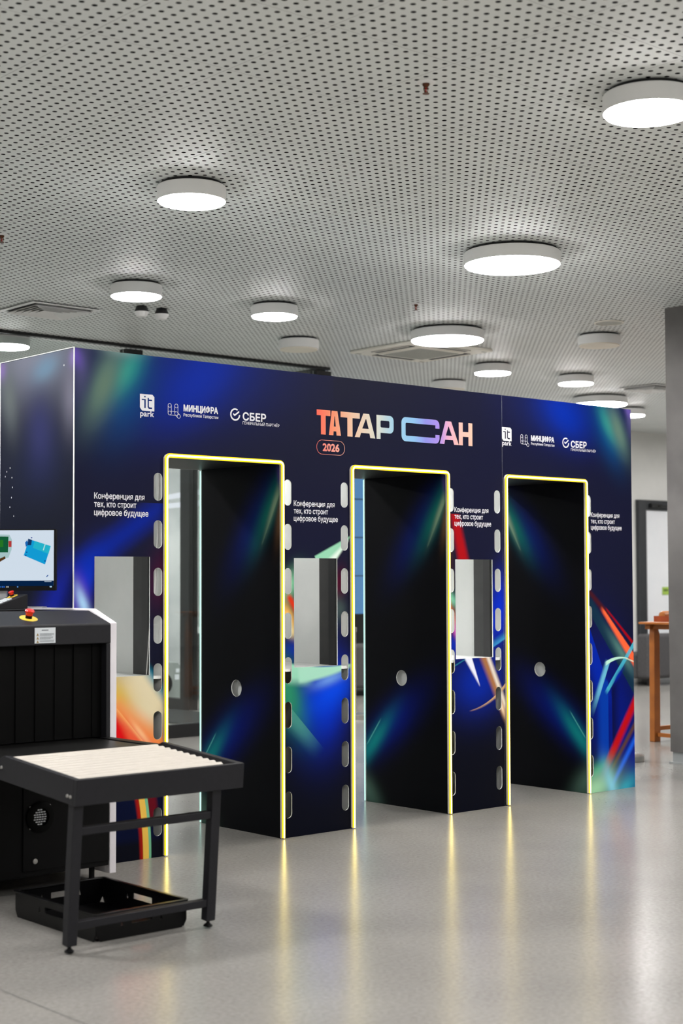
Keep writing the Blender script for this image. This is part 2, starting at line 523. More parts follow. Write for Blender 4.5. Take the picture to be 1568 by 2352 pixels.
# print strokes: start (a,z), end (a,z), half width start/end, edge softness left/right, end softness, bow, colour, opacity
ART = {
 'header_left': [
  (0.704,2.558,0.987,0.164,1.042,0.42,(10,34,118),0.85),
  (0.778,2.532,-0.785,-0.62,0.556,0.26,(2,40,160),0.9),
  (0.331,2.421,-0.44,-0.898,0.398,0.2,(4,66,125),0.85),
  (0.309,2.542,-0.564,-0.826,0.25,0.12,(40,150,140),0.95),
  (0.176,2.465,-0.398,-0.917,0.345,0.13,(100,128,112),1),
  (0.038,2.529,-0.094,-0.996,0.25,0.09,(78,80,118),0.9),
  (0.277,2.66,0.999,-0.046,0.175,0.06,(150,178,172),0.6),
  (0.005,2.603,0.423,-0.906,0.106,0.06,(112,88,190),0.9),
 ],
 'header_right': [
  (3.983,2.587,-1.0,0.023,0.798,0.36,(10,34,118),0.85),
  (3.814,2.56,0.908,-0.42,0.367,0.24,(2,42,160),0.9),
  (4.268,2.44,0.495,-0.869,0.371,0.17,(5,68,125),0.85),
  (4.275,2.518,0.584,-0.812,0.25,0.1,(45,145,138),0.95),
  (4.381,2.487,0.462,-0.887,0.291,0.11,(98,128,114),1),
  (4.514,2.581,0.118,-0.993,0.216,0.07,(88,86,135),0.9),
  (4.5,2.627,0.65,-0.76,0.095,0.05,(112,92,180),0.9),
 ],
 'pier_one': [
  (0.619,1.9,-0.047,1.459,0.05,0.05,0.14,0.14,0.5,0.1,0.0,(0,34,150),0.95),
  (0.069,1.45,-0.443,-0.896,0.259,0.13,(0,46,190),1),
  (0.153,1.537,0.117,1.237,0.02,0.02,0.06,0.06,0.15,0.1,0.0,(5,15,60),0.9),
  (0.039,1.371,0.199,-0.98,0.159,0.07,(105,60,190),0.95),
  (0.058,1.331,0.365,-0.931,0.149,0.045,(165,208,242),1),
  (0.536,1.465,-0.171,-0.985,0.24,0.13,(62,12,46),0.9),
  (0.372,1.038,0.635,0.717,0.04,0.04,0.06,0.06,0.3,0.2,0.0,(15,130,160),1),
  (0.244,0.987,0.523,0.632,0.14,0.14,0.08,0.1,0.3,0.3,0.0,(222,210,175),1),
  (0.261,0.862,0.674,-0.739,0.207,0.12,(214,180,75),0.95),
  (0.226,0.809,0.579,0.56,0.05,0.05,0.12,0.08,0.1,0.1,0.0,(240,140,70),0.95),
  (0.253,0.707,0.579,0.457,0.05,0.05,0.09,0.08,0.1,0.1,0.0,(236,85,50),0.95),
  (0.234,0.742,0.354,0.509,0.03,0.03,0.05,0.03,0.05,0.1,0.0,(216,10,18),1),
  (0.226,0.675,0.288,0.526,0.015,0.015,0.015,0.02,0.03,0.03,0.0,(225,150,80),1),
  (0.26,0.789,0.441,0.588,0.003,0.003,0.006,0.03,0.02,0.05,0.0,(250,190,120),0.8),
  (0.408,0.657,0.66,-0.752,0.136,0.025,(250,200,150),0.7),
  (0.009,0.254,0.621,0.258,0.16,0.16,0.08,0.05,0.1,0.1,0.0,(2,9,42),1),
  (0.469,0.353,0.488,0.204,0.03,0.03,0.03,0.01,0.03,0.05,0.0,(95,8,25),1),
  (0.376,0.361,0.418,-0.048,0.012,0.012,0.015,0.02,0.01,0.01,0.012,(150,20,10),1),
  (0.433,0.356,0.464,-0.054,0.01,0.01,0.006,0.01,0.01,0.01,0.012,(110,180,140),1),
  (0.406,0.359,0.442,-0.051,0.018,0.018,0.005,0.008,0.01,0.01,0.012,(228,185,80),1),
 ],
 'pier_two': [
  (1.883,1.71,1.643,1.53,0,0.07,0.015,0.015,0.01,0.01,0.0,(150,215,180),1),
  (1.862,1.684,1.699,1.531,0,0.025,0.03,0.03,0.01,0.01,0.0,(235,250,240),0.9),
  (1.416,1.419,0.617,0.787,0.156,0.09,(125,195,155),1),
  (1.399,1.246,0.536,-0.844,0.147,0.07,(245,190,100),1),
  (1.405,1.362,1.495,1.232,0.016,0.016,0.03,0.03,0.04,0.04,0.0,(215,50,15),1),
  (1.422,1.165,0.627,-0.779,0.089,0.05,(235,215,150),1),
  (1.448,1.058,0.999,-0.052,0.145,0.09,(8,32,145),1),
  (1.793,1.429,-0.128,-0.992,0.141,0.07,(74,5,36),0.95),
  (1.789,1.276,0.197,-0.98,0.117,0.08,(64,80,78),0.9),
  (1.639,0.767,0.033,-0.999,0.437,0.3,(0,36,165),1),
  (1.706,0.752,-0.184,-0.983,0.278,0.16,(0,44,190),0.9),
  (1.728,0.802,-0.889,-0.457,0.301,0.15,(0,66,222),1),
  (1.398,0.814,0.387,-0.922,0.326,0.15,(40,136,102),1),
  (1.334,0.766,1.563,0.535,0.035,0.035,0.004,0.09,0.05,0.26,0.0,(75,150,135),0.65),
  (1.398,0.927,1.565,0.907,0.05,0.05,0.02,0.07,0.03,0.1,0.0,(150,215,185),1),
  (1.718,0.876,0.962,0.271,0.199,0.05,(110,155,228),0.85),
  (1.478,0.916,1.899,0.954,0.05,0.006,0.015,0.03,0.03,0.01,-0.015,(165,220,195),1),
 ],
 'pier_three': [
  (2.722,1.969,2.842,1.507,0.03,0.045,0.05,0.05,0.3,0.02,0.0,(170,12,18),0.95),
  (2.692,1.628,0.093,-0.996,0.259,0.06,(70,38,24),0.85),
  (2.721,1.329,0.727,-0.687,0.1,0.05,(120,195,165),1),
  (2.708,1.235,0.481,-0.877,0.14,0.05,(240,120,80),1),
  (2.748,1.126,0.294,-0.956,0.114,0.035,(200,90,170),1),
  (2.721,1.046,0.933,-0.36,0.115,0.09,(10,40,170),1),
  (3.151,1.243,-0.152,-0.988,0.352,0.14,(0,42,195),1),
  (3.043,1.003,3.248,1.094,0.008,0.008,0.08,0.012,0.06,0.03,0.0,(70,180,230),0.9),
  (2.95,0.807,0.991,0.134,0.381,0.3,(4,36,150),1),
  (2.719,0.902,2.864,0.959,0.003,0.003,0.01,0.01,0.02,0.01,0.0,(40,130,150),0.9),
  (2.86,0.965,2.968,0.777,0.03,0,0.012,0.022,0.01,0.02,0.0,(235,238,252),1),
  (2.995,0.982,3.225,0.555,0.03,0.03,0.06,0.05,0.02,0.15,0.0,(165,110,68),1),
  (3.039,0.967,3.217,0.612,0.014,0.014,0.035,0.03,0.02,0.1,0.0,(226,216,200),1),
  (2.88,0.626,3.219,0.784,0,0.01,0.006,0.022,0.03,0.01,-0.03,(205,165,115),1),
  (3.168,0.635,0.393,-0.92,0.101,0.022,(240,215,180),1),
 ],
 'pier_four': [
  (4.26,0.538,0.382,-0.924,0.826,0.48,(0,22,125),1),
  (4.536,0.168,0.51,-0.86,0.369,0.28,(0,18,130),0.9),
  (3.964,1.154,4.209,0.643,0.06,0.06,0.006,0.12,0.02,0.3,0.0,(0,36,165),1),
  (4.035,1.301,4.554,0.67,0.04,0.04,0.04,0.008,0.08,0.05,0.0,(14,46,70),1),
  (4.019,1.389,4.266,1.184,0.01,0.02,0.035,0.035,0.12,0.03,0.0,(75,20,25),1),
  (4.395,0.931,0.676,-0.737,0.295,0.06,(85,130,122),0.9),
  (4.187,1.239,4.572,0.836,0.012,0.034,0.012,0.03,0.07,0.02,0.0,(255,105,60),1),
  (4.229,1.244,4.574,0.952,0.004,0.012,0.012,0.018,0.04,0.01,0.0,(165,0,12),1),
  (4.188,0.748,4.189,0.081,0.05,0.05,0.003,0.09,0.03,0.2,0.0,(0,56,165),1),
  (4.306,0.772,4.313,0.159,0.03,0.03,0.1,0.003,0.1,0.2,0.0,(4,9,58),0.85),
  (4.224,0.678,4.541,1.008,0.016,0.016,0.006,0.01,0.06,0.01,0.0,(70,180,205),0.9),
  (4.348,0.779,0.716,0.698,0.115,0.028,(0,30,150),1),
  (4.106,0.613,4.241,0.88,0.02,0.02,0.04,0.008,0.25,0.03,0.0,(105,185,215),1),
  (4.218,0.868,4.451,0.896,0.014,0.003,0.006,0.006,0.03,0.01,0.018,(188,235,215),1),
  (4.432,0.899,4.528,0.869,0.004,0.004,0.004,0.012,0.01,0.01,0.0,(215,225,200),1),
  (4.603,0.683,4.21,0.168,0.03,0.03,0.045,0.035,0.02,0.3,0.0,(190,10,20),1),
  (4.609,0.524,4.246,0.12,0.014,0.014,0.035,0.035,0.02,0.2,0.0,(95,62,42),1),
  (4.607,0.424,4.254,0.016,0.018,0.018,0.035,0.035,0.02,0.12,0.0,(20,90,222),1),
  (4.12,0.147,0.893,0.45,0.195,0.08,(40,150,120),0.95),
  (4.412,0.0,0.89,0.455,0.217,0.11,(45,165,190),0.95),
  (4.09,0.02,0.95,0.314,0.365,0.16,(158,212,170),1),
  (4.269,0.021,0.42,-0.907,0.247,0.08,(135,208,225),0.95),
 ],
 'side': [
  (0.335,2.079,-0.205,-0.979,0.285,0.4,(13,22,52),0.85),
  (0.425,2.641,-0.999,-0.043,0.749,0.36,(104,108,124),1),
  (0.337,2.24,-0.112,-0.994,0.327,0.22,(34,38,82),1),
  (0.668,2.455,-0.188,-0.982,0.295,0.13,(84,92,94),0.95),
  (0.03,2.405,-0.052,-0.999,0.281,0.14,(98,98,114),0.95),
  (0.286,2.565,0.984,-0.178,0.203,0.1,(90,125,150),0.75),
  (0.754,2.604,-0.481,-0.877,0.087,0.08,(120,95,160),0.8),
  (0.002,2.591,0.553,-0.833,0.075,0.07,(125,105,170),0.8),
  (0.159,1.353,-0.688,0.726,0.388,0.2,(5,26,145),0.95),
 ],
 'inner': [
  (0.25,1.774,0.615,-0.789,0.499,0.17,(0,26,112),0.95),
  (0.101,1.855,0.551,-0.835,0.371,0.1,(14,122,110),1),
  (0.005,1.837,0.177,-0.984,0.237,0.05,(140,100,66),0.8),
  (0.068,1.876,0.433,-0.901,0.244,0.032,(140,168,142),0.85),
  (0.022,1.95,0.174,1.656,0.012,0,0.03,0.012,0.1,0.03,0.0,(150,185,150),0.7),
  (0.014,2.037,-0.136,-0.991,0.114,0.035,(84,62,146),0.95),
  (0.508,0.528,0.793,-0.61,0.508,0.18,(0,22,122),1),
  (0.681,0.398,0.665,-0.747,0.345,0.085,(12,132,134),1),
  (0.627,0.534,0.749,0.377,0.003,0.003,0.012,0.012,0.06,0.04,0.0,(95,195,185),0.9),
  (0.756,0.082,-0.685,-0.728,0.258,0.12,(72,102,90),0.85),
 ],
}
# ------------------------------------------------------------------ materials
MAT = {}
MAT['white_paint'] = noise_mat('white_paint', (222, 222, 218), (214, 214, 210), 3, 0.55, spec=0.3)
MAT['ceiling_metal'] = noise_mat('ceiling_metal', (236, 240, 238), (231, 235, 234), 1.5, 0.5, spec=0.3)
MAT['plenum_black'] = noise_mat('plenum_black', (4, 4, 5), (2, 2, 3), 4, 0.9, spec=0.1)
MAT['concrete'] = noise_mat('concrete', (122, 120, 118), (98, 96, 95), 2.2, 0.8, spec=0.2, bump=0.25, bscale=25, detail=8)
MAT['marble'] = noise_mat('marble', (206, 210, 208), (164, 170, 170), 1.3, 0.4, detail=9)
MAT['black_metal'] = noise_mat('black_metal', (14, 15, 17), (9, 10, 11), 10, 0.45, spec=0.4)
MAT['glass'] = glass_mat('glass')
MAT['core_white'] = noise_mat('core_white', (236, 238, 236), (230, 233, 231), 6, 0.6, spec=0.3)
MAT['inner_grey'] = noise_mat('inner_grey', (66, 66, 66), (58, 58, 59), 12, 0.55, spec=0.3)
MAT['inner_dark'] = noise_mat('inner_dark', (30, 30, 34), (24, 24, 27), 12, 0.4)
MAT['lettering_white'] = noise_mat('lettering_white', (238, 238, 242), (232, 232, 238), 9, 0.5, spec=0.2)
MAT['channel_white'] = noise_mat('channel_white', (214, 208, 192), (205, 198, 184), 9, 0.35)
MAT['led_core'] = emit_mat('led_core', (1.0, 0.80, 0.22), 9.0)
MAT['led_sleeve'] = emit_mat('led_sleeve', (1.0, 0.68, 0.01), 1.5, False)
MAT['led_mint'] = emit_mat('led_mint', (0.55, 1.0, 0.86), 1.3)
MAT['lamp_body'] = noise_mat('lamp_body', (246, 246, 245), (242, 243, 242), 6, 0.45)
MAT['lamp_glow'] = emit_mat('lamp_glow', (1.0, 0.975, 0.965), LAMP_POWER)
MAT['lamp_off'] = noise_mat('lamp_off', (246, 240, 226), (242, 236, 221), 5, 0.5)
MAT['brass'] = noise_mat('brass', (110, 66, 40), (88, 50, 30), 30, 0.4, metal=0.6)
MAT['bulb_red'] = noise_mat('bulb_red', (190, 20, 12), (170, 14, 10), 30, 0.2)
MAT['grille_grey'] = noise_mat('grille_grey', (188, 190, 182), (176, 178, 171), 60, 0.6)
MAT['cassette'] = noise_mat('cassette', (246, 243, 232), (242, 239, 228), 5, 0.5)
MAT['slot_black'] = noise_mat('slot_black', (10, 11, 12), (6, 7, 8), 10, 0.6)
MAT['graphite'] = noise_mat('graphite', (25, 25, 29), (21, 21, 25), 40, 0.5, spec=0.25, bump=0.08, bscale=260)
MAT['machine_black'] = noise_mat('machine_black', (7, 7, 8), (5, 5, 6), 20, 0.5, spec=0.12)
MAT['machine_white'] = noise_mat('machine_white', (226, 222, 226), (220, 216, 221), 6, 0.4)
MAT['curtain_black'] = noise_mat('curtain_black', (4, 4, 4), (3, 3, 3), 15, 0.5, spec=0.08)
MAT['belt_black'] = noise_mat('belt_black', (12, 12, 11), (9, 9, 9), 25, 0.35, spec=0.3)
MAT['roller_cream'] = noise_mat('roller_cream', (184, 178, 168), (176, 170, 160), 20, 0.4)
MAT['crate_black'] = noise_mat('crate_black', (4, 4, 5), (3, 3, 4), 20, 0.3, spec=0.2)
MAT['steel'] = noise_mat('steel', (190, 188, 184), (172, 170, 167), 18, 0.3, metal=0.9)
MAT['stop_red'] = noise_mat('stop_red', (215, 32, 18), (200, 26, 14), 20, 0.3)
MAT['stop_yellow'] = noise_mat('stop_yellow', (232, 200, 70), (222, 188, 60), 20, 0.4)
MAT['silver'] = noise_mat('silver', (198, 200, 204), (188, 190, 194), 20, 0.35, metal=0.4)
MAT['sticker'] = noise_mat('sticker', (214, 220, 224), (208, 214, 218), 20, 0.5)
MAT['ink_grey'] = noise_mat('ink_grey', (128, 134, 140), (120, 126, 132), 20, 0.6)
MAT['warning_ochre'] = noise_mat('warning_ochre', (160, 134, 84), (136, 112, 70), 30, 0.6)
MAT['wood'] = noise_mat('wood', (176, 104, 38), (150, 84, 28), 6, 0.45, detail=8)
MAT['wood_red'] = noise_mat('wood_red', (150, 66, 22), (120, 50, 16), 8, 0.4)
MAT['sofa_grey'] = noise_mat('sofa_grey', (72, 71, 72), (62, 61, 62), 40, 0.75, spec=0.3)
MAT['door_frame'] = noise_mat('door_frame', (40, 43, 47), (34, 37, 41), 12, 0.5)
MAT['door_white'] = noise_mat('door_white', (226, 228, 230), (220, 223, 226), 3, 0.4)
MAT['sign_green'] = noise_mat('sign_green', (160, 192, 80), (150, 182, 72), 10, 0.5)
MAT['sign_ink'] = noise_mat('sign_ink', (60, 80, 40), (54, 72, 36), 10, 0.6)
MAT['cabinet_grey'] = noise_mat('cabinet_grey', (140, 148, 144), (130, 138, 135), 5, 0.5)
MAT['mat_dark'] = noise_mat('mat_dark', (58, 60, 60), (38, 40, 40), 90, 0.95, spec=0.1, bump=0.6, bscale=200)
MAT['base_light'] = noise_mat('base_light', (160, 164, 164), (150, 154, 154), 6, 0.5)
MAT['cable_white'] = noise_mat('cable_white', (222, 222, 220), (214, 214, 212), 20, 0.5)
MAT['spandrel'] = noise_mat('spandrel', (20, 24, 27), (12, 15, 18), 2.5, 0.4)

def floor_mat():
    m, nt, p = new_mat('polished_concrete')
    N, L = nt.nodes.new, nt.links.new
    tc = N('ShaderNodeTexCoord')
    big = N('ShaderNodeTexNoise')
    big.inputs['Scale'].default_value = 1.1
    big.inputs['Detail'].default_value = 6
    fine = N('ShaderNodeTexNoise')
    fine.inputs['Scale'].default_value = 55
    fine.inputs['Detail'].default_value = 4
    spk = N('ShaderNodeTexVoronoi')
    spk.inputs['Scale'].default_value = 26
    for n in (big, fine, spk):
        L(tc.outputs['Object'], n.inputs['Vector'])
    r1 = N('ShaderNodeMapRange')
    r1.inputs[1].default_value, r1.inputs[2].default_value = 0.3, 0.7
    L(big.outputs[0], r1.inputs[0])
    r2 = N('ShaderNodeMapRange')
    r2.inputs[1].default_value, r2.inputs[2].default_value = 0.3, 0.7
    L(fine.outputs[0], r2.inputs[0])
    m1 = N('ShaderNodeMix')
    m1.data_type = 'RGBA'
    m1.inputs[6].default_value = lin((150, 148, 143))
    m1.inputs[7].default_value = lin((136, 134, 130))
    L(r1.outputs[0], m1.inputs[0])
    m2 = N('ShaderNodeMix')
    m2.data_type = 'RGBA'
    m2.blend_type = 'MULTIPLY'
    m2.inputs[7].default_value = (0.74, 0.73, 0.72, 1)
    L(r2.outputs[0], m2.inputs[0])
    L(m1.outputs[2], m2.inputs[6])
    r3 = N('ShaderNodeMapRange')
    r3.inputs[1].default_value, r3.inputs[2].default_value = 0.05, 0.10
    r3.inputs[3].default_value, r3.inputs[4].default_value = 0.55, 0.0
    L(spk.outputs['Distance'], r3.inputs[0])
    m3 = N('ShaderNodeMix')
    m3.data_type = 'RGBA'
    m3.inputs[7].default_value = lin((96, 92, 88))
    L(r3.outputs[0], m3.inputs[0])
    L(m2.outputs[2], m3.inputs[6])
    L(m3.outputs[2], p.inputs['Base Color'])
    r4 = N('ShaderNodeMapRange')
    r4.inputs[1].default_value, r4.inputs[2].default_value = 0.3, 0.7
    r4.inputs[3].default_value, r4.inputs[4].default_value = 0.17, 0.25
    L(fine.outputs[0], r4.inputs[0])
    L(r4.outputs[0], p.inputs['Roughness'])
    p.inputs['Specular IOR Level'].default_value = 0.42
    b = N('ShaderNodeBump')
    b.inputs['Strength'].default_value = 0.05
    b.inputs['Distance'].default_value = 0.001
    L(fine.outputs[0], b.inputs['Height'])
    L(b.outputs[0], p.inputs['Normal'])
    return m
MAT['floor'] = floor_mat()

# ------------------------------------------------------------------ setting
CH = 3.6
def struct(name, mb, mat, bevel=0.0, parent=None):
    o = mb.build(name, mat, parent, bevel=bevel)
    if parent is None:
        o['kind'] = 'structure'
    return o

struct('floor', MB().box(-8, 19, -11, 13, -0.1, 0.0), MAT['floor'])
struct('trim_1', MB().add([(-1.388, -11, 0.0006), (-1.384, -11, 0.0006), (-1.384, 13, 0.0006), (-1.388, 13, 0.0006)], [(0, 1, 2, 3)]), MAT['inner_grey'])
struct('wall_left', MB().box(-8.2, -8, -11, 13, 0, 3.75), MAT['white_paint'])
struct('wall_front', MB().box(-8.2, 19.2, -11.2, -11, 0, 3.75), MAT['white_paint'])
struct('wall_right', MB().box(19, 19.2, -11, 13, 0, 3.75), MAT['white_paint'])
struct('wall_back', MB().box(11.2, 19, 7.2, 7.4, 0, 3.75), MAT['white_paint'])
struct('wall_return', MB().box(11.2, 11.4, 7.4, 9.7, 0, 3.75), MAT['white_paint'])
struct('wall_rear', MB().box(-8, 9.3, 9.05, 9.25, 0, 3.75), MAT['marble'])
wp = struct('wall_pier', MB().box(5.83, 6.75, -1.9, 0.67, 0.09, CH), MAT['concrete'])
struct('baseboard_pier', MB().box(5.845, 6.74, -1.89, 0.66, 0.0, 0.09).box(5.815, 5.845, -1.9, 0.675, 0.0, 0.012), MAT['base_light'])

# perforated ceiling: a black plenum above square metal panels with punched holes
ceil = struct('ceiling', MB().box(-8, 19, -11, 13, CH + 0.13, CH + 0.2), MAT['plenum_black'])
PITCH, HOLE, NH = 0.056, 0.0115, 12
PANEL = PITCH * NH
def panel_mesh():
    mb = MB()
    pts = []
    n = 12
    g = 0.0006
    for i in range(NH):
        for j in range(NH):
            cx, cy = (i + 0.5) * PITCH, (j + 0.5) * PITCH
            x0 = i * PITCH + (g if i == 0 else 0) - cx
            x1 = (i + 1) * PITCH - (g if i == NH - 1 else 0) - cx
            y0 = j * PITCH + (g if j == 0 else 0) - cy
            y1 = (j + 1) * PITCH - (g if j == NH - 1 else 0) - cy
            inner, outer = [], []
            for k in range(n):
                a = 2 * math.pi * (k + 0.5) / n + math.pi / 4
                ca, sa = math.cos(a), math.sin(a)
                inner.append((cx + HOLE * ca, cy + HOLE * sa, 0))
            # square boundary: corners and thirds, matched one to one with the 12 hole points
            c4 = [(x1, y1), (x0, y1), (x0, y0), (x1, y0)]
            ring = []
            for q in range(4):
                ax, ay = c4[q]
                bx, by = c4[(q + 1) % 4]
                for t in (1 / 6, 0.5, 5 / 6):
                    ring.append((ax + (bx - ax) * t, ay + (by - ay) * t))
            b = len(mb.v)
            mb.v += inner + [(cx + x, cy + y, 0) for x, y in ring] + [(cx + x, cy + y, 0) for x, y in c4]
            for k in range(n):
                k2 = (k + 1) % n
                if k % 3 == 2:
                    corner = b + 2 * n + ((k // 3 + 1) % 4)
                    mb.f.append((b + k, b + n + k, corner, b + n + k2, b + k2))
                else:
                    mb.f.append((b + k, b + n + k, b + n + k2, b + k2))
    me = bpy.data.meshes.new('panel')
    me.from_pydata(mb.v, [], mb.f)
    me.materials.append(MAT['ceiling_metal'])
    return me
PM = panel_mesh()
def to_px(p):
    d = Vector(p) - CAM_POS
    z = d.dot(FWD)
    if z < 0.5:
        return None
    return 784 + F_PX * d.dot(RIGHT) / z, 1176 - F_PX * d.dot(UP) / z, z
spots, rest = [], []
OX, OY = -0.261, -0.973
for i in range(-12, 29):
    for j in range(-15, 21):
        x, y = OX + i * PANEL, OY + j * PANEL
        if y > 9.05 or (y > 7.2 and x > 11.2):
            continue
        q = to_px((x + PANEL / 2, y + PANEL / 2, CH))
        if q and -330 < q[0] < 1900 and -420 < q[1] < 1010:
            spots.append((q[2], x, y))
        else:
            rest.append((x, y))
spots.sort()
for z, x, y in spots[:300]:
    o = bpy.data.objects.new('panel', PM)
    COL.objects.link(o)
    o.location = (x, y, CH)
    o.parent = ceil
far = MB()
fv = [tuple(v.co) for v in PM.vertices]
ff = [tuple(p.vertices) for p in PM.polygons]
for z, x, y in spots[300:]:
    far.add([(v[0] + x, v[1] + y, CH) for v in fv], ff)
print('ceiling panels', len(spots), 'plain', len(rest))
if far.v:
    me = bpy.data.meshes.new('far_panels')
    me.from_pydata(far.v, [], far.f)
    o = link('far_panels', me, MAT['ceiling_metal'], ceil)
    o['kind'] = 'stuff'
pl = MB()
for x, y in rest:
    pl.add([(x, y, CH), (x, y + PANEL, CH), (x + PANEL, y + PANEL, CH), (x + PANEL, y, CH)], [(0, 1, 2, 3)])
me = bpy.data.meshes.new('plain_panels')
me.from_pydata(pl.v, [], pl.f)
o = link('plain_panels', me, MAT['ceiling_metal'], ceil)
o['kind'] = 'stuff'

# glazed vestibule behind the portal
vg = thing('glass_partition', 'black framed glass partition reaching the ceiling behind the portal', 'partition', (1.0, 4.95, 0))
def vbox(name, x0, x1, y0, y1, z0, z1, mat='black_metal', bev=0.0):
    return MB().box(x0 - 1.0, x1 - 1.0, y0 - 4.95, y1 - 4.95, z0, z1).build(name, MAT[mat], vg, bevel=bev)
vbox('header', -4.0, 6.0, 4.94, 4.99, 3.572, 3.598)
vbox('sill', -4.0, 6.0, 4.93, 5.02, 0.0, 0.12)
vbox('header', 5.92, 6.0, 5.02, 9.04, 3.555, 3.598)
vbox('sill', 5.92, 6.0, 7.4, 9.04, 0.0, 0.12)
for x0, x1 in ((-4.0, -3.8), (-0.4, -0.2), (1.5, 1.7), (3.54, 3.72), (5.8, 6.0)):
    vbox('post', x0, x1, 4.925, 5.03, 0.12, 3.555)
vbox('post', 5.9, 6.02, 7.25, 7.42, 0.0, 3.555)
for x0, x1 in ((-3.8, -0.4), (-0.2, 1.5), (1.7, 3.54), (3.72, 5.8)):
    vbox('pane', x0 + 0.001, x1 - 0.001, 4.968, 4.978, 0.12, 3.555, 'glass')
vbox('pane', 5.955, 5.965, 5.03, 7.25, 0.12, 3.555, 'glass')

# blue evening window far behind the second doorway
win = MB().box(9.3, 11.2, 9.6, 9.68, 0.0, 0.95).build('window_1', MAT['spandrel'])
win['kind'] = 'structure'
for z in (0.95, 1.5, 2.05, 2.6, 3.15):
    MB().box(9.3, 11.2, 9.625, 9.655, z, z + 0.014).build('glazing_bar', MAT['door_frame'], win)
MB().box(9.3, 11.2, 9.635, 9.645, 0.98, 3.6).build('pane', MAT['glass'], win)
struct('wall_side', MB().box(9.1, 9.3, 9.25, 9.7, 0, 3.75), MAT['marble'])

# door in the white back wall
dr = MB().box(14.0, 15.3, 7.165, 7.2, 0.01, 2.45).build('door_1', MAT['door_white'])
dr['kind'] = 'structure'
MB().box(13.82, 13.99, 7.13, 7.2, 0.0, 2.6).build('door_frame', MAT['door_frame'], dr, bevel=0.004)
MB().box(15.31, 15.48, 7.13, 7.2, 0.0, 2.6).build('door_frame', MAT['door_frame'], dr, bevel=0.004)
MB().box(13.99, 15.31, 7.13, 7.2, 2.455, 2.6).build('door_frame', MAT['door_frame'], dr, bevel=0.004)
cl = MB().box(14.05, 14.3, 7.07, 7.13, 2.485, 2.55).build('door_closer', MAT['black_metal'], dr, bevel=0.01)
MB().box(14.2, 14.75, 7.05, 7.07, 2.50, 2.52).build('closer_arm', MAT['black_metal'], cl)
sg = MB().box(14.385, 14.62, 7.155, 7.163, 1.21, 1.325).build('door_sign', MAT['sign_green'], None)
tag(sg, 'small green sign on the white door', 'sign')
for k, (a, b) in enumerate(((14.41, 14.45), (14.46, 14.50), (14.52, 14.58))):
    MB().box(a, b, 7.152, 7.155, 1.265, 1.29).build('lettering', MAT['sign_ink'], sg)

# ------------------------------------------------------------------ the printed portal
PW, PH, PD, T = 4.522, 2.641, 0.77, 0.008
DOORS = [(0.560, 1.355), (1.884, 2.684), (3.2145, 4.0146)]
DT = 2.116
PIERS = [(0.0, 0.560), (1.355, 1.884), (2.684, 3.2145), (4.0146, PW)]
SEAM = 3.192
SLOT_W, SLOT_H, SLOT_Z, SLOT_STEP = 0.054, 0.149, 1.947, 0.2519
SLOT_U = [0.515, 1.402, 1.830, 2.716, 3.140, 4.047]
WINDOWS = [(0.124, 0.464), (1.447, 1.774), (2.753, 3.092)]
WZ = (0.953, 1.575)
portal = thing('entrance_portal', 'dark blue printed portal with three walk-through openings edged in yellow light', 'portal')
P_MAT = {k: print_mat('print_' + k, ART[k]) for k in ('header_left', 'header_right', 'pier_one', 'pier_two', 'pier_three', 'pier_four')}
P_MAT['plain'] = print_mat('print_plain', [])
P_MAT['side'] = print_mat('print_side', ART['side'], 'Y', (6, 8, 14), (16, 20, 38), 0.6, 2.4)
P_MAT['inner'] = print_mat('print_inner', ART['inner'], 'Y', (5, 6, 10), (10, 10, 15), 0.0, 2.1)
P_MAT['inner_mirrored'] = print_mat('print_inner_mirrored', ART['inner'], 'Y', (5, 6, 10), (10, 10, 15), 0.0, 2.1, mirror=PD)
P_MAT['soffit'] = noise_mat('print_soffit', (22, 22, 24), (18, 18, 20), 8, 0.45)

def face_mats(me, mats, pick):
    for m in mats:
        me.materials.append(m)
    for p in me.polygons:
        p.material_index = pick(p)

def front_fn(a, b, d):
    return (a, d, b)
def slots_for(us):
    return [pill(u, SLOT_Z - SLOT_STEP * i, SLOT_W, SLOT_H) for u in us for i in range(8)]
def cut(me, planes):
    bm = bmesh.new()
    bm.from_mesh(me)
    for co, no in planes:
        bmesh.ops.bisect_plane(bm, geom=bm.verts[:] + bm.edges[:] + bm.faces[:], plane_co=co, plane_no=no)
    bm.to_mesh(me)
    bm.free()
fm = [P_MAT[k] for k in ('plain', 'header_left', 'header_right', 'pier_one', 'pier_two', 'pier_three', 'pier_four')] + [MAT['core_white']]
def front_pick(p):
    if p.normal.y > -0.9:
        return 7
    u, z = p.center.x, p.center.z
    if z > 1.86:
        return 1 if u < 1.75 else (2 if u > 3.0 else 0)
    return 3 if u < 0.9 else (4 if u < 2.2 else (5 if u < 3.5 else 6))
def outline(u0, u1, doors):
    pts = [(u0, 0.0)]
    for a, b in doors:
        pts += [(a, 0.0), (a, DT), (b, DT), (b, 0.0)]
    pts += [(u1, 0.0), (u1, PH), (u0, PH)]
    return pts
planes = [((0, 0, 1.86), (0, 0, 1)), ((1.75, 0, 0), (1, 0, 0)), ((3.0, 0, 0), (1, 0, 0))]
g = 0.0002
me = plate_mesh('front_panel', outline(0, SEAM - g, DOORS[:2]), [rect(a, b, *WZ) for a, b in WINDOWS] + slots_for(SLOT_U[:5]), T, front_fn)
cut(me, planes)
face_mats(me, fm, front_pick)
tag(link('front_panel', me, None, portal), 'wide printed front with two doorways')
pts = [(SEAM + g, 0), (DOORS[2][0], 0), (DOORS[2][0], DT), (DOORS[2][1], DT), (DOORS[2][1], 0), (PW, 0), (PW, PH), (SEAM + g, PH)]
me = plate_mesh('front_panel', pts, slots_for(SLOT_U[5:]), T, front_fn)
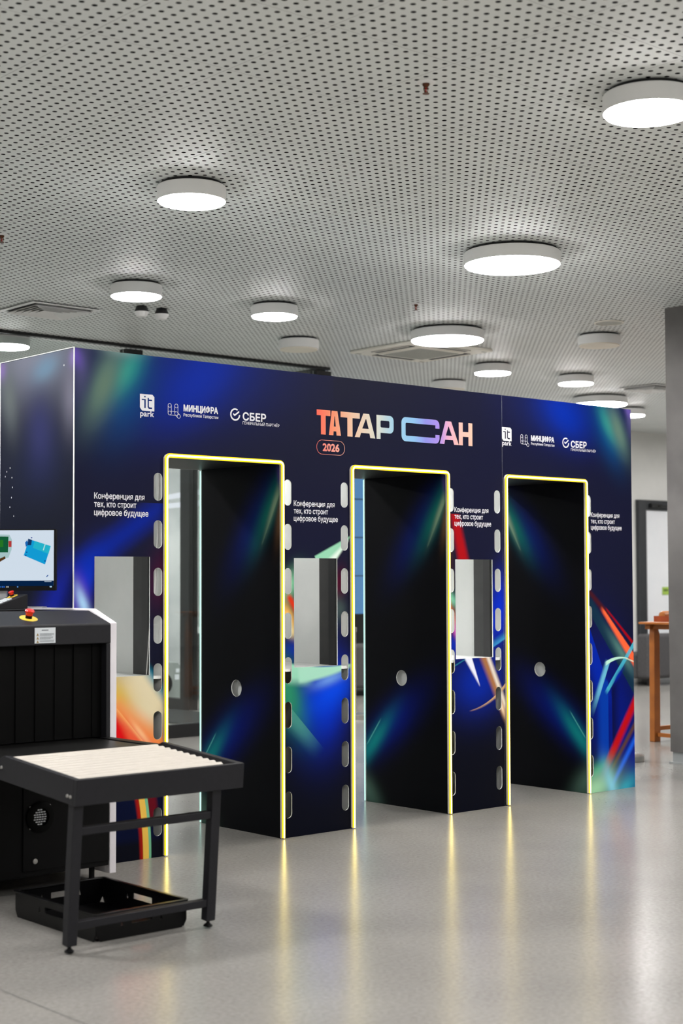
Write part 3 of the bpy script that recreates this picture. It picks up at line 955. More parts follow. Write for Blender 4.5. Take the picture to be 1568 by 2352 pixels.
cut(me, planes)
face_mats(me, fm, front_pick)
tag(link('front_panel', me, None, portal), 'narrow printed front with one doorway')
me = plate_mesh('back_panel', outline(0, PW, DOORS), [], T, lambda a, b, d: (a, PD - d, b))
face_mats(me, [P_MAT['plain'], MAT['core_white']], lambda p: 0 if p.normal.y > 0.9 else 1)
link('back_panel', me, None, portal)
for x, s in ((0.0, 1), (PW, -1)):
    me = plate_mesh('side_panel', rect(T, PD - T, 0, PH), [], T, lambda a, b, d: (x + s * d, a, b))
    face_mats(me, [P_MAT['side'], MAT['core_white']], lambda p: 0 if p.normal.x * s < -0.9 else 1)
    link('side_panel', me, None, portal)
SCUFFS = [(0.653, 2.061), (0.689, 2.043), (0.705, 2.017), (0.633, 2.008), (0.627, 1.955), (0.636, 1.9), (0.653, 1.849), (0.611, 1.799), (0.10, 2.56)]
# white cut edges of the side sheets
MB().box(-0.002, 0.002, -0.002, 0.001, 0, PH).build('edge_trim', MAT['core_white'], portal)
MB().box(-0.003, 0.003, PD - 0.001, PD + 0.003, 0, PH).build('edge_trim', MAT['core_white'], portal)
MB().box(-0.003, 0.003, 0.001, PD - 0.001, PH, PH + 0.004).build('edge_trim', MAT['core_white'], portal)
for k, (y, z) in enumerate(SCUFFS):
    MB().lathe([(0.0035, 0.0), (0.0, 0.0012)], 8, (0, 0, 0), lambda p, q, r: (-r - 0.0002, y + q, z + p * 1.4)).build('scuff_mark', MAT['core_white'], portal)
for i, (a, b) in enumerate(DOORS):
    mirrored = i == 2
    for x, s in ((a, -1), (b, 1)):
        me = plate_mesh('jamb_panel', rect(T, PD - T, 0, DT), [circle(0.42, 0.82, 0.05)], T, lambda u, z, d: (x + s * d, u, z))
        pm = P_MAT['inner_mirrored'] if mirrored else P_MAT['inner']
        face_mats(me, [pm, MAT['core_white']], lambda p: 0 if p.normal.x * s < -0.9 else 1)
        link('jamb_panel', me, None, portal)
        pl_ = MB().box(min(x + s * 0.03, x + s * 0.036), max(x + s * 0.03, x + s * 0.036), 0.33, 0.52, 0.70, 0.94).build('latch_plate', MAT['core_white'], portal)
        c0 = x + s * 0.029
        MB().box(c0 - 0.001, c0 + 0.001, 0.385, 0.398, 0.815, 0.828).build('latch_slot', MAT['slot_black'], pl_)
    MB().box(a - T, b + T, T, PD - T, DT, DT + T).build('soffit_panel', P_MAT['soffit'], portal)
# inside the piers
for i, (a, b) in enumerate(PIERS[:3]):
    MB().box(a + T, b - T - 0.001, 0.012, PD - 0.012, WZ[0] - 0.022, WZ[0] - 0.006).build('niche_shelf', MAT['core_white'], portal)
    MB().box(b - T - 0.022, b - T - 0.001, 0.165, 0.256, 0.01, 2.2).build('inner_post', MAT['inner_grey'], portal)
    MB().box(b - T - 0.030, b - T - 0.001, 0.105, 0.164, 0.01, 2.2).build('inner_post', MAT['inner_dark'], portal)
# neon strips round the openings
def u_path(a, b, z1, y, r=0.022, lo=0.006):
    pts = [(a, y, lo)]
    for k in range(7):
        t = math.pi - math.pi / 2 * k / 6
        pts.append((a + r + r * math.cos(t), y, z1 - r + r * math.sin(t)))
    for k in range(7):
        t = math.pi / 2 - math.pi / 2 * k / 6
        pts.append((b - r + r * math.cos(t), y, z1 - r + r * math.sin(t)))
    pts.append((b, y, lo))
    return pts
def half_round(w_, d, n=6):
    return [(w_ * math.cos(math.pi * k / n), d * math.sin(math.pi * k / n)) for k in range(n + 1)]
for i, (a, b) in enumerate(DOORS):
    p = u_path(a, b, DT, 0.0)
    ch = MB().sweep(p, [(-0.011, -0.001), (0.011, -0.001), (0.011, 0.014), (-0.011, 0.014)], (0, -1, 0)).build('light_channel', MAT['channel_white'], portal)
    sl = MB().sweep(p, [(x, y + 0.0145) for x, y in half_round(0.0115, 0.007)], (0, -1, 0)).build('neon_strip', MAT['led_sleeve'], portal)
    MB().sweep(p, [(x, y + 0.0185) for x, y in half_round(0.0055, 0.005)], (0, -1, 0)).build('glowing_core', MAT['led_core'], sl)
    for x in (a, b):
        MB().cyl((x, PD + 0.005, 0.004), 0.0045, DT - 0.01, 'Z', 10).build('mint_strip', MAT['led_mint'], portal, smooth=True)

# lettering and marks
LY = -0.0009
def on_front(x, z):
    return (x, LY, z)
lgroup = MAT['lettering_white']
def lettering(body, x, z, h, w_, off=0.0013, mat=None, ref=None, name='lettering'):
    me = text_mesh(name, body, x, z, h, w_, on_front, off, ref)
    return link(name, me, mat or lgroup, portal)
for x in (0.120, 1.446, 2.749, 4.073):
    lettering('Конференция для', x, 1.8725, 0.031, 0.309)
    lettering('тех, кто строит', x, 1.830, 0.031, 0.258)
    lettering('цифровое будущее', x, 1.787, 0.031, 0.333)
def flat(name, outer, holes, mat, parent, t=0.0008):
    return link(name, plate_mesh(name, outer, holes, t, lambda a, b, d: (a, -0.0012 + d, b)), mat, parent)
def ring_line(cx, cz, r, w_=0.0022):
    return circle(cx, cz, r, 28), [circle(cx, cz, r - w_, 28)]
def bar(x0, z0, x1, z1, w_):
    d = Vector((x1 - x0, z1 - z0)).normalized()
    n = Vector((-d.y, d.x)) * w_ / 2
    return [(x0 + n.x, z0 + n.y), (x1 + n.x, z1 + n.y), (x1 - n.x, z1 - n.y), (x0 - n.x, z0 - n.y)]
def logos(dx, clip):
    # white square with "it" cut out
    c = 0.012
    x0, x1, z0, z1 = 0.399 + dx, 0.490 + dx, 2.346, 2.434
    outer = [(x0, z1), (x0, z0 + 0.016), (x0 + 0.014, z0), (x1, z0), (x1, z1 - c), (x1 - c, z1)]
    i_stem = [(x0 + 0.011, 2.402), (x0 + 0.011, 2.408), (x0 + 0.037, 2.408), (x0 + 0.037, 2.360), (x0 + 0.027, 2.360), (x0 + 0.027, 2.402)]
    i_dot = rect(x0 + 0.027, x0 + 0.036, 2.417, 2.425)
    t_cut = [(x0 + 0.048, 2.416), (x0 + 0.057, 2.416), (x0 + 0.057, 2.408), (x0 + 0.077, 2.408), (x0 + 0.077, 2.400), (x0 + 0.057, 2.400),
             (x0 + 0.057, 2.370), (x0 + 0.062, 2.366), (x0 + 0.077, 2.366), (x0 + 0.077, 2.358), (x0 + 0.056, 2.358), (x0 + 0.048, 2.366)]
    flat('logo_square', outer, [i_stem, i_dot, t_cut], lgroup, portal)
    lettering('park', x0 + 0.002, 2.317, 0.031, 0.087, 0.0018, ref=0.73)
    # rounded outline emblem
    ex = 0.577 + dx
    r = 0.0115
    pts = {'a': (ex + 0.012, 2.386), 'b': (ex + 0.012, 2.345), 'c': (ex + 0.055, 2.386), 'd': (ex + 0.055, 2.345), 'e': (ex + 0.071, 2.331)}
    for q in pts.values():
        o_, h_ = ring_line(q[0], q[1], r)
        flat('emblem_ring', o_, h_, lgroup, portal)
    for p0, p1 in (('a', 'b'), ('c', 'd'), ('b', 'd'), ('d', 'e')):
        a_, b_ = Vector(pts[p0]), Vector(pts[p1])
        n = Vector((-(b_ - a_).y, (b_ - a_).x)).normalized() * (r - 0.0011)
        for s in (-1, 1):
            flat('emblem_line', bar(a_.x + s * n.x, a_.y + s * n.y, b_.x + s * n.x, b_.y + s * n.y, 0.0022), [], lgroup, portal)
    lettering('МИНЦИФРА', 0.679 + dx, 2.362, 0.034, 0.231, 0.0036)
    lettering('Республики Татарстан', 0.679 + dx, 2.334, 0.0165, 0.233, 0.0006)
    # ring with tick
    cx, cz, R = 1.028 + dx, 2.367, 0.0345
    arc = []
    a0, a1 = math.radians(58), math.radians(58 + 300)
    n = 40
    arc = [(cx + R * math.cos(a0 + (a1 - a0) * k / n), cz + R * math.sin(a0 + (a1 - a0) * k / n)) for k in range(n + 1)]
    arc += [(cx + (R - 0.0085) * math.cos(a1 - (a1 - a0) * k / n), cz + (R - 0.0085) * math.sin(a1 - (a1 - a0) * k / n)) for k in range(n + 1)]
    flat('logo_ring', arc, [], lgroup, portal)
    tick = [(cx - 0.014, cz + 0.008), (cx - 0.003, cz + 0.001), (cx + 0.027, cz + 0.022), (cx + 0.028, cz + 0.013), (cx - 0.003, cz - 0.009), (cx - 0.014, cz - 0.002)]
    flat('logo_tick', tick, [], lgroup, portal)
    lettering('СБЕР', 1.080 + dx, 2.340, 0.043, 0.166, 0.0040)
    lettering('ГЕНЕРАЛЬНЫЙ ПАРТНЁР', 1.080 + dx, 2.316, 0.0165, 0.262, 0.0003)
logos(0.0, False)
logos(2.792, True)
# title letters, drawn one by one
TITLE = ramp_mat('title_gradient', [(0.0, (252, 104, 84)), (0.10, (250, 150, 112)), (0.22, (240, 200, 170)), (0.36, (218, 218, 204)), (0.47, (160, 206, 230)),
                                    (0.60, (138, 190, 234)), (0.68, (140, 142, 226)), (0.77, (166, 138, 226)), (0.83, (222, 166, 196)), (0.90, (242, 184, 176)), (1.0, (234, 188, 166))], 'X', 1.62, 2.915)
Z0, Z1 = 2.2945, 2.438
def letter(outer, holes=()):
    return flat('title_letter', outer, list(holes), TITLE, portal)
def T_(x0, x1, s0, s1, bh):
    return [(x0, Z1), (x0, Z1 - bh), (s0, Z1 - bh), (s0, Z0), (s1, Z0), (s1, Z1 - bh), (x1, Z1 - bh), (x1, Z1)]
def A_(x0, x1, t0, t1, leg0, leg1, bz0, bz1):
    def le(z): return x0 + leg0 + (z - Z0) / (Z1 - Z0) * (t0 + 0.5 * (t1 - t0) - x0 - leg0)
    def ri(z): return x1 - leg1 + (z - Z0) / (Z1 - Z0) * (t0 + 0.5 * (t1 - t0) - x1 + leg1)
    outer = [(x0, Z0), (t0, Z1), (t1, Z1), (x1, Z0), (x1 - leg1, Z0), (ri(bz0), bz0), (le(bz0), bz0), (x0 + leg0, Z0)]
    zt = Z1 - 0.032
    hole = [(le(bz1), bz1), (ri(bz1), bz1), (0.5 * (ri(zt) + le(zt)) + 0.002, zt), (0.5 * (ri(zt) + le(zt)) - 0.002, zt)]
    return outer, [hole]
letter(T_(1.620, 1.724, 1.652, 1.688, 0.033))
letter(*A_(1.713, 1.806, 1.735, 1.779, 0.034, 0.034, 2.318, 2.346))
letter(T_(1.804, 1.955, 1.857, 1.897, 0.033))
letter(*A_(1.915, 2.079, 1.984, 2.030, 0.039, 0.040, 2.322, 2.348))
def P_():
    o = [(2.090, Z1), (2.090, Z0), (2.122, Z0), (2.122, 2.332), (2.195, 2.332)]
    for k in range(7):
        a = -math.pi / 2 + math.pi / 2 * k / 6
        o.append((2.200 + 0.030 * math.cos(a), 2.362 + 0.030 * math.sin(a)))
    for k in range(7):
        a = math.pi / 2 * k / 6
        o.append((2.200 + 0.030 * math.cos(a), 2.408 + 0.030 * math.sin(a)))
    return o
letter(P_(), [rrect(2.122, 2.196, 2.364, 2.406, 0.008)])
def C_():
    o = []
    x0, x1, r = 2.296, 2.621, 0.034
    for cx, cz, s in ((x1 - r, Z1 + 0.002 - r, 0), (x0 + r, Z1 + 0.002 - r, 1), (x0 + r, Z0 - 0.002 + r, 2), (x1 - r, Z0 - 0.002 + r, 3)):
        arc = []
        for k in range(7):
            a = math.pi / 2 * (s + k / 6)
            arc.append((cx + r * math.cos(a), cz + r * math.sin(a)))
        o += arc
    o += [(x1, 2.347), (x1 - 0.035, 2.347), (x1 - 0.035, 2.327)]
    for cx, cz, s in ((x0 + 0.042, 2.335, 3), (x0 + 0.042, 2.398, 2)):
        for k in range(5):
            a = math.pi / 2 * s - math.pi / 2 * k / 4
            o.append((cx + 0.008 * math.cos(a), cz + 0.008 * math.sin(a)))
    o += [(x1 - 0.035, 2.406), (x1 - 0.035, 2.386), (x1, 2.386)]
    return o
letter(C_())
letter(*A_(2.623, 2.792, 2.675, 2.725, 0.040, 0.041, 2.322, 2.348))
letter([(2.793, Z0), (2.793, Z1), (2.828, Z1), (2.828, 2.380), (2.880, 2.380), (2.880, Z1), (2.915, Z1), (2.915, Z0), (2.880, Z0), (2.880, 2.350), (2.828, 2.350), (2.828, Z0)])
BADGE = ramp_mat('badge_gradient', [(0.0, (240, 120, 110)), (1.0, (244, 178, 160))], 'X', 1.62, 1.84)
flat('badge_outline', rrect(1.618, 1.836, 2.178, 2.263, 0.042, 10), [rrect(1.6205, 1.8335, 2.1805, 2.2605, 0.0395, 10)], BADGE, portal)
lettering('2026', 1.664, 2.200, 0.042, 0.130, 0.005, BADGE, 0.70, 'badge_lettering')

# white cables hanging in the first pier
cb = thing('cable_bundle', 'white cables hanging inside the first pier behind its cut-out', 'cable', (0.49, 0.05, 0.94))
for k, low in enumerate((0.436, 0.450, 0.459)):
    path = []
    for z, u in ((2.10, 0.512), (1.90, 0.509), (1.70, 0.504), (1.50, 0.494), (1.40, 0.486), (1.30, 0.476), (1.20, low * 0.4 + 0.468 * 0.6), (1.05, low * 0.75 + 0.468 * 0.25), (0.955, low)):
        y = 0.035 + 0.006 * k
        path.append((u + 0.88 * y - 0.49 + 0.002 * k, y - 0.05, z - 0.94))
    MB().tube(path, 0.0028, 6).build('cable', MAT['cable_white'], cb, smooth=True)
# ------------------------------------------------------------------ ceiling fixtures
def lamp(x, y, d, label, lit=True, group=None):
    r = d / 2
    t = thing('ceiling_lamp', label, 'lamp', (x, y, CH), group=group or 'round surface lamps on the perforated ceiling')
    MB().cyl((0, 0, -0.018), r - 0.02, 0.017, n=40).build('spacer', MAT['black_metal'], t, smooth=True)
    MB().lathe([(r - 0.012, -0.096), (r - 0.003, -0.098), (r, -0.095), (r, -0.022), (r - 0.004, -0.018), (0.0, -0.018)], 56).build('housing', MAT['lamp_body'], t, smooth=True)
    MB().lathe([(r - 0.012, -0.1055), (r - 0.012, -0.0965)], 48).build('diffuser', MAT['lamp_glow' if lit else 'lamp_off'], t, smooth=True)
    return t
lamp(0.713, -0.027, 0.375, 'small lit round lamp on the ceiling over the first doorway')
lamp(1.319, -2.624, 0.405, 'small lit round lamp on the ceiling well in front of the portal')
lamp(3.296, -0.008, 0.632, 'large lit round lamp on the ceiling over the third doorway')
lamp(2.037, 2.50, 0.372, 'small lit round lamp beside the two dark-topped ceiling detectors')
lamp(3.33, 2.518, 0.365, 'small lit round lamp between the detectors and the cassette air conditioner')
lamp(5.222, 2.50, 0.63, 'large lit round lamp beside the cassette air conditioner')
lamp(7.058, 3.69, 0.372, 'small lit round lamp beyond the cassette air conditioner')
lamp(8.337, 3.693, 0.376, 'small lit round lamp near the white vent by the concrete pier')
lamp(10.061, 4.772, 0.635, 'large lit round lamp near the white back wall')
lamp(11.306, 5.304, 0.37, 'small lit round lamp closest to the white back wall')
lamp(2.495, 5.22, 0.40, 'small lit round lamp behind the glass partition')
lamp(4.558, 3.701, 0.36, 'small unlit round lamp in front of the glass partition corner post', False)
lamp(6.444, 1.835, 0.375, 'small unlit round lamp beside the flat ceiling speaker', False)
lamp(7.642, 4.885, 0.367, 'small unlit round lamp beyond the cassette air conditioner', False)
for x, y, d in ((-1.9, 0.0, 0.63), (-1.2, 2.5, 0.63), (3.9, -2.6, 0.63), (6.3, -5.2, 0.63), (-2.6, -5.2, 0.63), (0.5, -5.2, 0.63), (3.4, -7.8, 0.63),
                (-5.2, -2.6, 0.63), (-0.8, -8.4, 0.63), (-5.4, -7.0, 0.63), (9.2, 0.0, 0.63), (9.4, -3.2, 0.63), (13.0, 3.2, 0.63), (15.5, 4.5, 0.63), (13.2, -0.8, 0.63), (-4.8, 2.5, 0.63)):
    lamp(x, y, d, 'added unseen round lamp brightening the open hall around the portal', group='added round lamps of the open hall')  # unseen lamps added to light the floor and ceiling
lamp(4.4, 7.2, 0.63, 'large lit round lamp added unseen deep inside the glazed vestibule')  # added behind the portal to brighten the vestibule
for x in (-1.0, 1.6):
    lamp(x, 7.2, 0.63, 'added unseen round lamp of the vestibule end away from the portal', group='added round lamps of the vestibule')  # extra unseen lamps, added for more light in the vestibule
lamp(7.3, 7.0, 0.63, 'large lit round lamp added unseen between the vestibule and the blue window')  # hidden lamp added to light the rear wall and doorway views

def diffuser(x0, x1, y0, y1, label):
    cx, cy = (x0 + x1) / 2, (y0 + y1) / 2
    hw, hd = (x1 - x0) / 2, (y1 - y0) / 2
    t = thing('air_diffuser', label, 'vent', (cx, cy, CH))
    MB().box(-hw + 0.03, hw - 0.03, -hd + 0.03, hd - 0.03, -0.004, -0.001).build('backing', MAT['slot_black'], t)
    def fr(a, b, z0, z1):
        m = MB()
        o_ = rect(-a, a, -b, b)
        return m
    def square_ring(name, a0, b0, a1, b1, z0, z1):
        m = MB()
        v = [(-a0, -b0, z0), (a0, -b0, z0), (a0, b0, z0), (-a0, b0, z0), (-a1, -b1, z1), (a1, -b1, z1), (a1, b1, z1), (-a1, b1, z1)]
        v += [(p[0], p[1], p[2] + 0.003) for p in v]
        f = []
        for k in range(4):
            j = (k + 1) % 4
            f += [(k, j, 4 + j, 4 + k), (8 + k, 12 + k, 12 + j, 8 + j), (k, 8 + k, 8 + j, j), (4 + k, 4 + j, 12 + j, 12 + k)]
        m.add(v, f)
        return m.build(name, MAT['lamp_body'], t)
    square_ring('frame', hw, hd, hw - 0.045, hd - 0.045, -0.012, -0.012)
    for k in range(5):
        q = 0.055 + k * 0.042
        if hd - q - 0.03 < 0.02:
            break
        square_ring('louvre', hw - q, hd - q, hw - q - 0.034, hd - q - 0.034, -0.03, -0.007)
    return t
diffuser(1.80, 2.42, 3.56, 4.13, 'square louvred vent beside the dark-topped detectors')
diffuser(9.56, 10.16, 3.58, 4.14, 'square louvred vent partly behind the concrete pier')

ac = thing('cassette_air_conditioner', 'square cream cassette air conditioner in the ceiling', 'air conditioner', (5.86, 3.48, CH))
MB().box(-0.475, 0.475, -0.475, 0.475, -0.03, -0.001).build('panel', MAT['cassette'], ac, bevel=0.012)
MB().prism(rrect(-0.29, 0.29, -0.29, 0.29, 0.03), lambda a, b, d: (a, b, d), -0.042, -0.0305).build('intake_frame', MAT['cassette'], ac)
gr = MB().box(-0.25, 0.25, -0.25, 0.25, -0.045, -0.0425).build('intake_grille', MAT['grille_grey'], ac)
for k in range(10):
    MB().box(-0.24, 0.24, -0.235 + k * 0.05, -0.215 + k * 0.05, -0.048, -0.0452).build('slat', MAT['grille_grey'], gr)
for k in range(4):
    a = k * math.pi / 2
    c_, s_ = round(math.cos(a)), round(math.sin(a))
    def rot(x0, x1, y0, y1, z0, z1):
        xs = [x0 * c_ - y0 * s_, x1 * c_ - y1 * s_]
        ys = [x0 * s_ + y0 * c_, x1 * s_ + y1 * c_]
        return MB().box(min(xs), max(xs), min(ys), max(ys), z0, z1)
    sl = rot(0.325, 0.405, -0.25, 0.25, -0.034, -0.0305).build('outlet', MAT['slot_black'], ac)
    rot(0.382, 0.402, -0.245, 0.245, -0.037, -0.0345).build('vane', MAT['cassette'], sl)
    q = 0.415
    MB().box((q if c_ + s_ > 0 else -q) - 0.03, (q if c_ + s_ > 0 else -q) + 0.03, (q if s_ - c_ > 0 else -q) - 0.012, (q if s_ - c_ > 0 else -q) + 0.012, -0.033, -0.0305).build('corner_cover', MAT['grille_grey'], ac)

def detector(x, y, label):
    t = thing('smoke_detector', label, 'detector', (x, y, CH))
    MB().lathe([(0.036, 0.0), (0.040, -0.002), (0.058, -0.045)], 32).build('base', MAT['inner_dark'], t, smooth=True)
    MB().lathe([(0.058, -0.0455), (0.056, -0.055), (0.036, -0.085), (0.0, -0.090)], 32).build('dome', MAT['lamp_body'], t, smooth=True)
detector(2.584, 3.249, 'dark-topped smoke detector nearer the small lit lamp and the louvred vent')
detector(2.77, 3.244, 'dark-topped smoke detector further from the louvred vent')

def sprinkler(x, y, label):
    t = thing('fire_sprinkler', label, 'sprinkler', (x, y, CH))
    MB().lathe([(0.042, -0.001), (0.040, -0.006), (0.020, -0.010), (0.016, -0.004)], 28).build('cover_ring', MAT['lamp_body'], t, smooth=True)
    MB().lathe([(0.015, -0.002), (0.015, -0.016), (0.010, -0.022), (0.008, -0.026)], 16).build('body', MAT['brass'], t, smooth=True)
    for s in (-1, 1):
        MB().tube([(s * 0.009, 0, -0.022), (s * 0.012, 0, -0.032), (s * 0.009, 0, -0.042), (s * 0.003, 0, -0.050)], 0.0028, 6).build('frame_arm', MAT['brass'], t)
    MB().lathe([(0.0, -0.024), (0.0035, -0.026), (0.0035, -0.044), (0.0, -0.046)], 10).build('glass_bulb', MAT['bulb_red'], t, smooth=True)
    MB().lathe([(0.004, -0.049), (0.015, -0.051), (0.015, -0.053), (0.0, -0.054)], 16).build('deflector', MAT['brass'], t, smooth=True)
sprinkler(0.486, -2.072, 'brass fire sprinkler with red bulb in front of the portal')
sprinkler(4.154, 1.784, 'brass fire sprinkler behind the portal near the large lit lamp')
sprinkler(0.526, 1.721, 'brass fire sprinkler behind the portal near the small lit lamps')

sp = thing('ceiling_speaker', 'flat round cream speaker set in the ceiling beside an unlit lamp', 'speaker', (6.002, 1.37, CH))
MB().lathe([(0.126, -0.001), (0.126, -0.008), (0.112, -0.012), (0.112, -0.006)], 40).build('rim', MAT['cassette'], sp, smooth=True)
MB().lathe([(0.111, -0.007), (0.0, -0.009)], 40).build('grille', MAT['grille_grey'], sp, smooth=True)

# ------------------------------------------------------------------ X-ray scanner
XF, XB = -0.42, 1.25           # front and back of the tunnel housing
XL, XR = -1.02, -0.012
xs = thing('xray_scanner', 'black and white baggage X-ray scanner with a curtained tunnel beside the portal', 'scanner', (-0.5, XF, 0))
def xp(name, mb, mat, bevel=0.0, smooth=False, parent=None):
    mb.v = [(v[0] + 0.5, v[1] - XF, v[2]) for v in mb.v]
    return mb.build(name, MAT[mat], parent or xs, smooth, bevel)
PX0, PX1 = -0.980, -0.052        # between the white side sheets
xp('lower_body', MB().box(PX0, PX1, XF + 0.002, XB, 0.085, 0.63), 'machine_black', 0.006)
xp('lower_panel', MB().box(-0.52, PX1 - 0.004, XF - 0.006, XF, 0.11, 0.60), 'machine_black', 0.003)
prof = [(XF, 0.045), (XF, 1.247), (-0.232, 1.313), (XB - 0.2, 1.313), (XB, 1.25), (XB, 0.045)]
for x0, x1 in ((XR - 0.038, XR), (XL, XL + 0.038)):
    xp('side_sheet', MB().prism(prof, lambda a, b, d: (d, a, b), x0, x1), 'machine_white', 0.004)
hood = [(XF - 0.012, 1.150), (XF - 0.012, 1.240), (XF - 0.006, 1.246), (-0.235, 1.304), (XB - 0.2, 1.304), (XB, 1.24), (XB, 1.15)]
xp('hood', MB().prism(hood, lambda a, b, d: (d, a, b), PX0 + 0.001, PX1 - 0.001), 'graphite', 0.004)
for x0, x1 in ((PX1 - 0.024, PX1 - 0.001), (PX0 + 0.001, PX0 + 0.024)):
    xp('tunnel_post', MB().box(x0, x1, XF - 0.008, XB, 0.63, 1.149), 'graphite', 0.003)
xp('tunnel_lining', MB().box(PX0 + 0.025, PX1 - 0.025, XF + 0.25, XF + 0.26, 0.63, 1.149), 'curtain_black')
n = 17
wst = (PX1 - PX0 - 0.05) / n
for k in range(n):
    x = PX0 + 0.025 + k * wst
    yy = XF + 0.035 + 0.006 * (k % 2) + 0.002 * random.random()
    xp('curtain_strip', MB().box(x + 0.001, x + wst + 0.004, yy, yy + 0.004, 0.700, 1.149), 'curtain_black')
BZ = 0.695
belt = []
for k in range(9):
    a = -math.pi / 2 - math.pi * k / 8
    belt.append((-0.93 + 0.028 * math.cos(a), BZ - 0.028 + 0.028 * math.sin(a)))
belt = [(XB, BZ - 0.056)] + belt + [(XB, BZ)]
xp('conveyor_belt', MB().prism(belt, lambda a, b, d: (d, a, b), -0.93, -0.115), 'belt_black', smooth=True)
for x0, x1 in ((-0.978, -0.932), (-0.113, -0.055)):
    xp('belt_rail', MB().prism([(-0.955, 0.64), (-0.955, 0.685), (-0.90, 0.70), (XF - 0.02, 0.70), (XF - 0.02, 0.60), (-0.7, 0.60)], lambda a, b, d: (d, a, b), x0, x1), 'machine_black', 0.004)
xp('belt_tray', MB().box(-0.93, -0.115, -0.90, XF - 0.02, 0.615, 0.636), 'machine_black')
# fan
fx, fz, fy = -0.434, 0.356, XF - 0.006
fan = xp('fan_guard', MB().lathe([(0.072, 0.0), (0.072, -0.010), (0.066, -0.014), (0.042, -0.014), (0.042, -0.003)], 40, (fx, fy, fz), lambda x, y, z: (x, z, y)), 'curtain_black', smooth=True)
for r in range(7):
    z = fz - 0.033 + r * 0.011
    half = math.sqrt(max(0.0, 0.036 ** 2 - (z - fz) ** 2))
    k = 0
    x = fx - half + (0.004 if r % 2 else 0)
    while x < fx + half - 0.004:
        x1 = min(x + 0.010, fx + half)
        m = MB().box(x, x1, fy - 0.0045, fy - 0.0015, z - 0.0028, z + 0.0028)
        xp('grille_plate', m, 'silver', parent=fan)
        x += 0.0135
for dx in (-0.052, 0.052):
    for dz in (-0.05, 0.05):
        xp('screw', MB().lathe([(0.0045, 0), (0.004, -0.003), (0, -0.004)], 10, (fx + dx, fy, fz + dz), lambda x, y, z: (x, z, y)), 'steel', smooth=True)
xp('key_lock', MB().lathe([(0.012, 0), (0.012, -0.006), (0.005, -0.007)], 16, (-0.46, fy, 0.155), lambda x, y, z: (x, z, y)), 'steel', smooth=True)
for x in (-0.93, -0.10):
    for y in (XF + 0.08, XB - 0.08):
        xp('foot', MB().lathe([(0.032, 0.0), (0.032, 0.012), (0.014, 0.02), (0.014, 0.09)], 20, (x, y, 0)), 'machine_black', smooth=True)
# warning label
lb = xp('warning_label', MB().box(-0.470, -0.360, XF - 0.0135, XF - 0.0122, 1.160, 1.232), 'sticker')
xp('label_print', MB().box(-0.434, -0.398, XF - 0.0142, XF - 0.0136, 1.218, 1.223), 'ink_grey', parent=lb)
for k in range(3):
    z = 1.204 - k * 0.0165
    xp('label_triangle', MB().prism([(-0.462, z - 0.009), (-0.448, z - 0.009), (-0.455, z + 0.003)], lambda a, b, d: (a, d, b), XF - 0.0145, XF - 0.0136), 'warning_ochre', parent=lb)
    for j in range(2 if k == 2 else 3):
        xp('label_print', MB().box(-0.444, -0.368 - 0.012 * (j == 2) - 0.006 * (k == 1), XF - 0.0142, XF - 0.0136, z - 0.0005 - j * 0.0042, z + 0.0018 - j * 0.0042), 'ink_grey', parent=lb)
    if k < 2:
        xp('label_rule', MB().box(-0.462, -0.366, XF - 0.0142, XF - 0.0136, z - 0.0115, z - 0.0108), 'ink_grey', parent=lb)

def stop_button(parent, c, tilt_axis, tilt, k=1.0):
    """mushroom button; c is the local point on the surface."""
    R = Matrix.Rotation(tilt, 4, tilt_axis)
    def tf(x, y, z):
        return tuple(R @ Vector((x * k, y * k, z * k)) + Vector(c))
    rg = MB().lathe([(0.043, 0.0), (0.043, 0.002), (0.014, 0.0025), (0.014, 0.0)], 32, (0, 0, 0), tf).build('warning_ring', MAT['stop_yellow'], parent, True)
    MB().lathe([(0.016, 0.002), (0.016, 0.017)], 24, (0, 0, 0), tf).build('button_collar', MAT['machine_black'], parent, True)
    MB().lathe([(0.016, 0.0172), (0.017, 0.028), (0.0225, 0.034), (0.023, 0.039), (0.019, 0.044), (0.0, 0.046)], 28, (0, 0, 0), tf).build('button_cap', MAT['stop_red'], parent, True)
slope = math.atan2(0.058, 0.181)
stop_button(xs, (-0.447 + 0.5, -0.335 - XF, 1.2735), 'X', slope)

# ------------------------------------------------------------------ roller table at the end of the belt
TILT = math.atan2(0.048, 0.597)
rt = thing('roller_table', 'graphite steel roller table with cream rollers at the end of the scanner belt', 'table', (-0.957, -1.602, 0.683), rotx=TILT)
def tp(name, mb, mat, bevel=0.0, smooth=False):
    return mb.build(name, MAT[mat], rt, smooth, bevel)
TW, TL_, TH = 0.812, 0.60, 0.103
tp('front_rail', MB().box(0, TW, 0, 0.022, -TH, 0), 'graphite', 0.002)
side = [(0.0222, -TH), (0.0222, 0.0), (TL_ - 0.03, 0.0), (TL_ + 0.03, -0.03), (TL_ + 0.03, -TH)]
for x0, x1 in ((0, 0.026), (TW - 0.026, TW)):
    tp('side_rail', MB().prism(side, lambda a, b, d: (d, a, b), x0, x1), 'graphite', 0.002)
nr = 12
for k in range(nr):
    y = 0.050 + k * 0.0475
    tp('roller', MB().cyl((0.03, y, -0.030), 0.0225, TW - 0.06 - 0.02, 'X', 20), 'roller_cream', smooth=True)
    tp('roller_axle', MB().cyl((0.026, y, -0.030), 0.006, TW - 0.052, 'X', 10), 'steel', smooth=True)
LEGS = ((0.006, 0.050), (0.672, 0.716))
LB = -0.655
